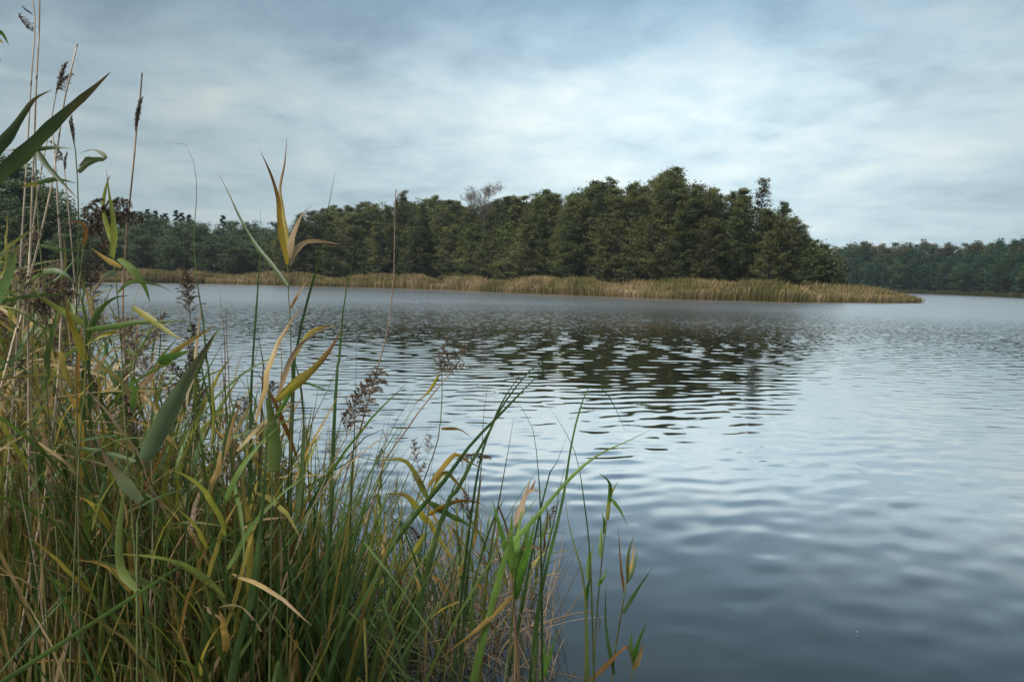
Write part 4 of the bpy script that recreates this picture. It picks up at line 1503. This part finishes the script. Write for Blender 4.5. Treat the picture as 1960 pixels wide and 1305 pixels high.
    hero('reed', 'fresh bright green reed with a fan of upright leaves', 'reed', 2.9,
         [(968, 1290), (976, 1230), (983, 1150), (985, 1090)], 'n', 6,
         leaves=[([(984, 1105), (978, 1040), (981, 972)], 21, 'f'), ([(986, 1110), (1003, 1045), (1019, 980)], 19, 'f'), ([(984, 1095), (963, 1030), (942, 955)], 17, 'f'),
                 ([(987, 1130), (1008, 1060), (1028, 985)], 20, 'f'), ([(985, 1145), (1000, 1090), (1022, 1040)], 18, 'f'), ([(984, 1090), (990, 1030), (1000, 968)], 16, 'f'),
                 ([(982, 1140), (940, 1180), (900, 1215), (840, 1260)], 11, 's'), ([(1000, 1050), (1020, 1045), (1047, 1056)], 10, 't')])
    hero('reed', 'bleached broken stem above the fresh green reed', 'reed', 3.0,
         [(985, 1150), (984, 1040), (990, 1000)], 't', 6,
         leaves=[([(988, 1005), (998, 970), (1016, 916)], 19, 't'), ([(1006, 945), (1020, 938), (1040, 940)], 9, 't'), ([(1015, 940), (1022, 925), (1026, 918)], 6, 'o')])
    hero('reed', 'broken pale stub left of the fresh green reed', 'reed', 3.0, [(980, 1120), (972, 1020), (955, 970)], 't', 9)
    hero('reed', 'young reed with short paired leaves standing clear in the water', 'reed', 3.2,
         [(1136, 1290), (1142, 1180), (1150, 1090), (1158, 1020), (1164, 970)], 'n', 4,
         leaves=[([(1162, 995), (1168, 950), (1184, 920)], 11, 'g'), ([(1166, 960), (1167, 925), (1147, 905)], 9, 'f'), ([(1170, 955), (1186, 975), (1203, 1008)], 9, 'f'),
                 ([(1150, 1068), (1150, 1030), (1152, 1005)], 9, 'g'), ([(1157, 1022), (1157, 1000), (1152, 980)], 9, 'f'), ([(1145, 1120), (1158, 1100), (1163, 1088)], 8, 'f')])
    hero('reed', 'young reed with bright leaf pair left of the one standing clear', 'reed', 3.2,
         [(1120, 1290), (1122, 1200), (1126, 1120), (1130, 1080)], 'n', 4,
         leaves=[([(1128, 1105), (1130, 1070), (1138, 1035)], 14, 'f'), ([(1126, 1110), (1126, 1080), (1128, 1050)], 10, 'f'), ([(1121, 1150), (1125, 1125), (1130, 1105)], 10, 'f')])
    hero('reed', 'rightmost reed, leaning right, with narrow leaves over open water', 'reed', 3.2,
         [(1172, 1295), (1178, 1240), (1188, 1180), (1196, 1130), (1200, 1100)], 'n', 4.5,
         leaves=[([(1198, 1118), (1208, 1085), (1216, 1030)], 8, 'g'), ([(1199, 1115), (1212, 1090), (1221, 1047)], 8, 'g'), ([(1201, 1105), (1203, 1060), (1214, 1022)], 7, 'g'),
                 ([(1193, 1172), (1222, 1125), (1252, 1082)], 10, 'g'), ([(1195, 1135), (1188, 1080), (1183, 1003)], 6, 'o'), ([(1176, 1290), (1160, 1200), (1160, 1110)], 8, 's')])
    hero('reed', 'short fresh shoot at the lower right end of the reeds', 'reed', 3.25,
         [(1208, 1300), (1212, 1275), (1213, 1262)], 'n', 4,
         leaves=[([(1213, 1272), (1220, 1235), (1238, 1188)], 13, 'f'), ([(1212, 1265), (1208, 1235), (1209, 1205)], 9, 'f'), ([(1214, 1280), (1226, 1250), (1232, 1225)], 11, 'g')])
    hero('reed', 'brown broken leaf bent down at the lower right end', 'reed', 3.2, None,
         leaves=[([(1130, 1302), (1165, 1268), (1196, 1238), (1205, 1244), (1209, 1275), (1208, 1310)], 10, 'o')])
    hero('reed', 'short fresh shoot at the bottom between the dead stalks and open water', 'reed', 3.2,
         [(1036, 1320), (1037, 1295)], 'n', 4,
         leaves=[([(1036, 1300), (1043, 1255), (1041, 1215)], 14, 'f'), ([(1038, 1298), (1054, 1250), (1072, 1196)], 13, 'f'), ([(1037, 1310), (1045, 1285), (1052, 1262)], 12, 'f')])
    hero('reed', 'thin dead stalk arching over the water and hooked at its end', 'reed', 3.3,
         [(985, 1222), (1040, 1192), (1110, 1172), (1140, 1173), (1149, 1192), (1140, 1215)], 't', 4)
    # broad blades in the lower middle
    for i, (lab, pth, w) in enumerate((
            ('broad double blade folded at its tip, bottom middle', [(626, 1310), (618, 1180), (610, 1080), (606, 980), (625, 1030), (648, 1110)], 17),
            ('grey-green blade tip hanging over, left of bottom middle', [(590, 1310), (585, 1190), (560, 1130), (540, 1100), (525, 1072)], 16),
            ('broad dark blade rising steeply left of bottom middle', [(440, 1320), (480, 1150), (500, 1000), (510, 860), (516, 740)], 26),
            ('long dark blade leaning right from the bottom', [(620, 1310), (700, 1140), (770, 1010), (830, 920), (866, 880)], 13),
            ('yellowing blade snapped over near the bottom left', [(402, 1280), (395, 1150), (372, 1040), (345, 950), (315, 868)], 14),
            ('wide leaf running across the thicket to the right', [(560, 945), (620, 925), (680, 912), (750, 890)], 17),
            ('light blade crossing the lower left thicket', [(210, 1215), (170, 1160), (120, 1120), (70, 1080)], 12),
            ('bright blade at the bottom left edge', [(80, 1300), (60, 1180), (35, 1080), (25, 960), (22, 860)], 24),
            ('tan dry stalk slanting across the lower left thicket', [(262, 1310), (290, 1200), (340, 1100), (400, 1020), (462, 950)], 6),
            ('green leaf slanting up from the lower left corner', [(80, 1285), (130, 1245), (170, 1220), (212, 1182)], 14))):
        hero('sedge_plant', lab, 'sedge', 2.2 if i != 2 else 2.0, None, leaves=[(pth, w, ('s', 's', 's', 's', 'y', 'g', 'e', 'f', 't', 'f')[i], 1)])
    # tip of a twig reaching in at the top left
    hero('twig', 'tip of a leafy twig reaching in at the top left edge', 'twig', 1.6,
         [(-120, 60), (-70, 72), (-20, 80)], 'r', 4, leaves=[([(-25, 78), (0, 62), (17, 86)], 16, 'g'), ([(-20, 80), (-5, 76), (8, 84)], 12, 's'), ([(-40, 90), (-12, 105), (3, 117)], 12, 's')])


build_heroes()


def build_flecks():
    g = np.random.default_rng(9)
    for (px, py), lab in (((1642, 952), 'tiny pale fleck floating right of middle on the calm water'), ((1640, 1212), 'tiny pale feather floating low at the right'),
                          ((1575, 1222), 'small dark leaf floating low at the right')):
        a, b_ = at(px, py, 1.0), np.array([0, 0, CAM_H])
        p = b_ + (a - b_) * (CAM_H / (CAM_H - a[2]))
        t = np.linspace(-1, 1, 7)
        P = np.stack([0.007 * t, 0.002 * np.sin(t * 3), 0.003 * t ** 2 + 0.004], 1)
        V, Q, U = ribbon(P, 0.004 * np.sqrt(np.maximum(0.03, 1 - t ** 2)), np.array([0, 1.0, 0]), 0.2)
        o = obj('floating_leaf' if 'leaf' in lab else 'floating_feather', mesh('fleck', V, Q, M_ochre if 'dark' in lab else M_down, U))
        o.location = (p[0], p[1], 0.006)
        o.rotation_euler = (0, 0, g.random() * 3)
        tag(o, lab, 'leaf' if 'leaf' in lab else 'feather')


M_down = blade_mat('down', [(0, (0.7, 0.7, 0.68)), (1, (0.75, 0.74, 0.7))], tipk=0.0)
build_flecks()


# ------------------------------------------------------------------ haze over the lake
def build_haze():
    m, N, L, out = mat_new('haze')
    pv = N.new('ShaderNodeVolumePrincipled')
    pv.inputs['Color'].default_value = (0.72, 0.86, 0.95, 1)
    pv.inputs['Density'].default_value = HAZE
    L.new(pv.outputs[0], out.inputs['Volume'])
    x, y0, y1, z0, z1 = 470, -140, 470, -3.5, 60
    V = [(-x, y0, z0), (x, y0, z0), (x, y1, z0), (-x, y1, z0), (-x, y0, z1), (x, y0, z1), (x, y1, z1), (-x, y1, z1)]
    Q = [(0, 3, 2, 1), (4, 5, 6, 7), (0, 1, 5, 4), (1, 2, 6, 5), (2, 3, 7, 6), (3, 0, 4, 7)]
    o = obj('haze', mesh('haze', V, Q, m, smooth=False))
    tag(o, 'thin bluish haze hanging over the lake', 'haze', kind='stuff')


HAZE = 0.00022
build_haze()
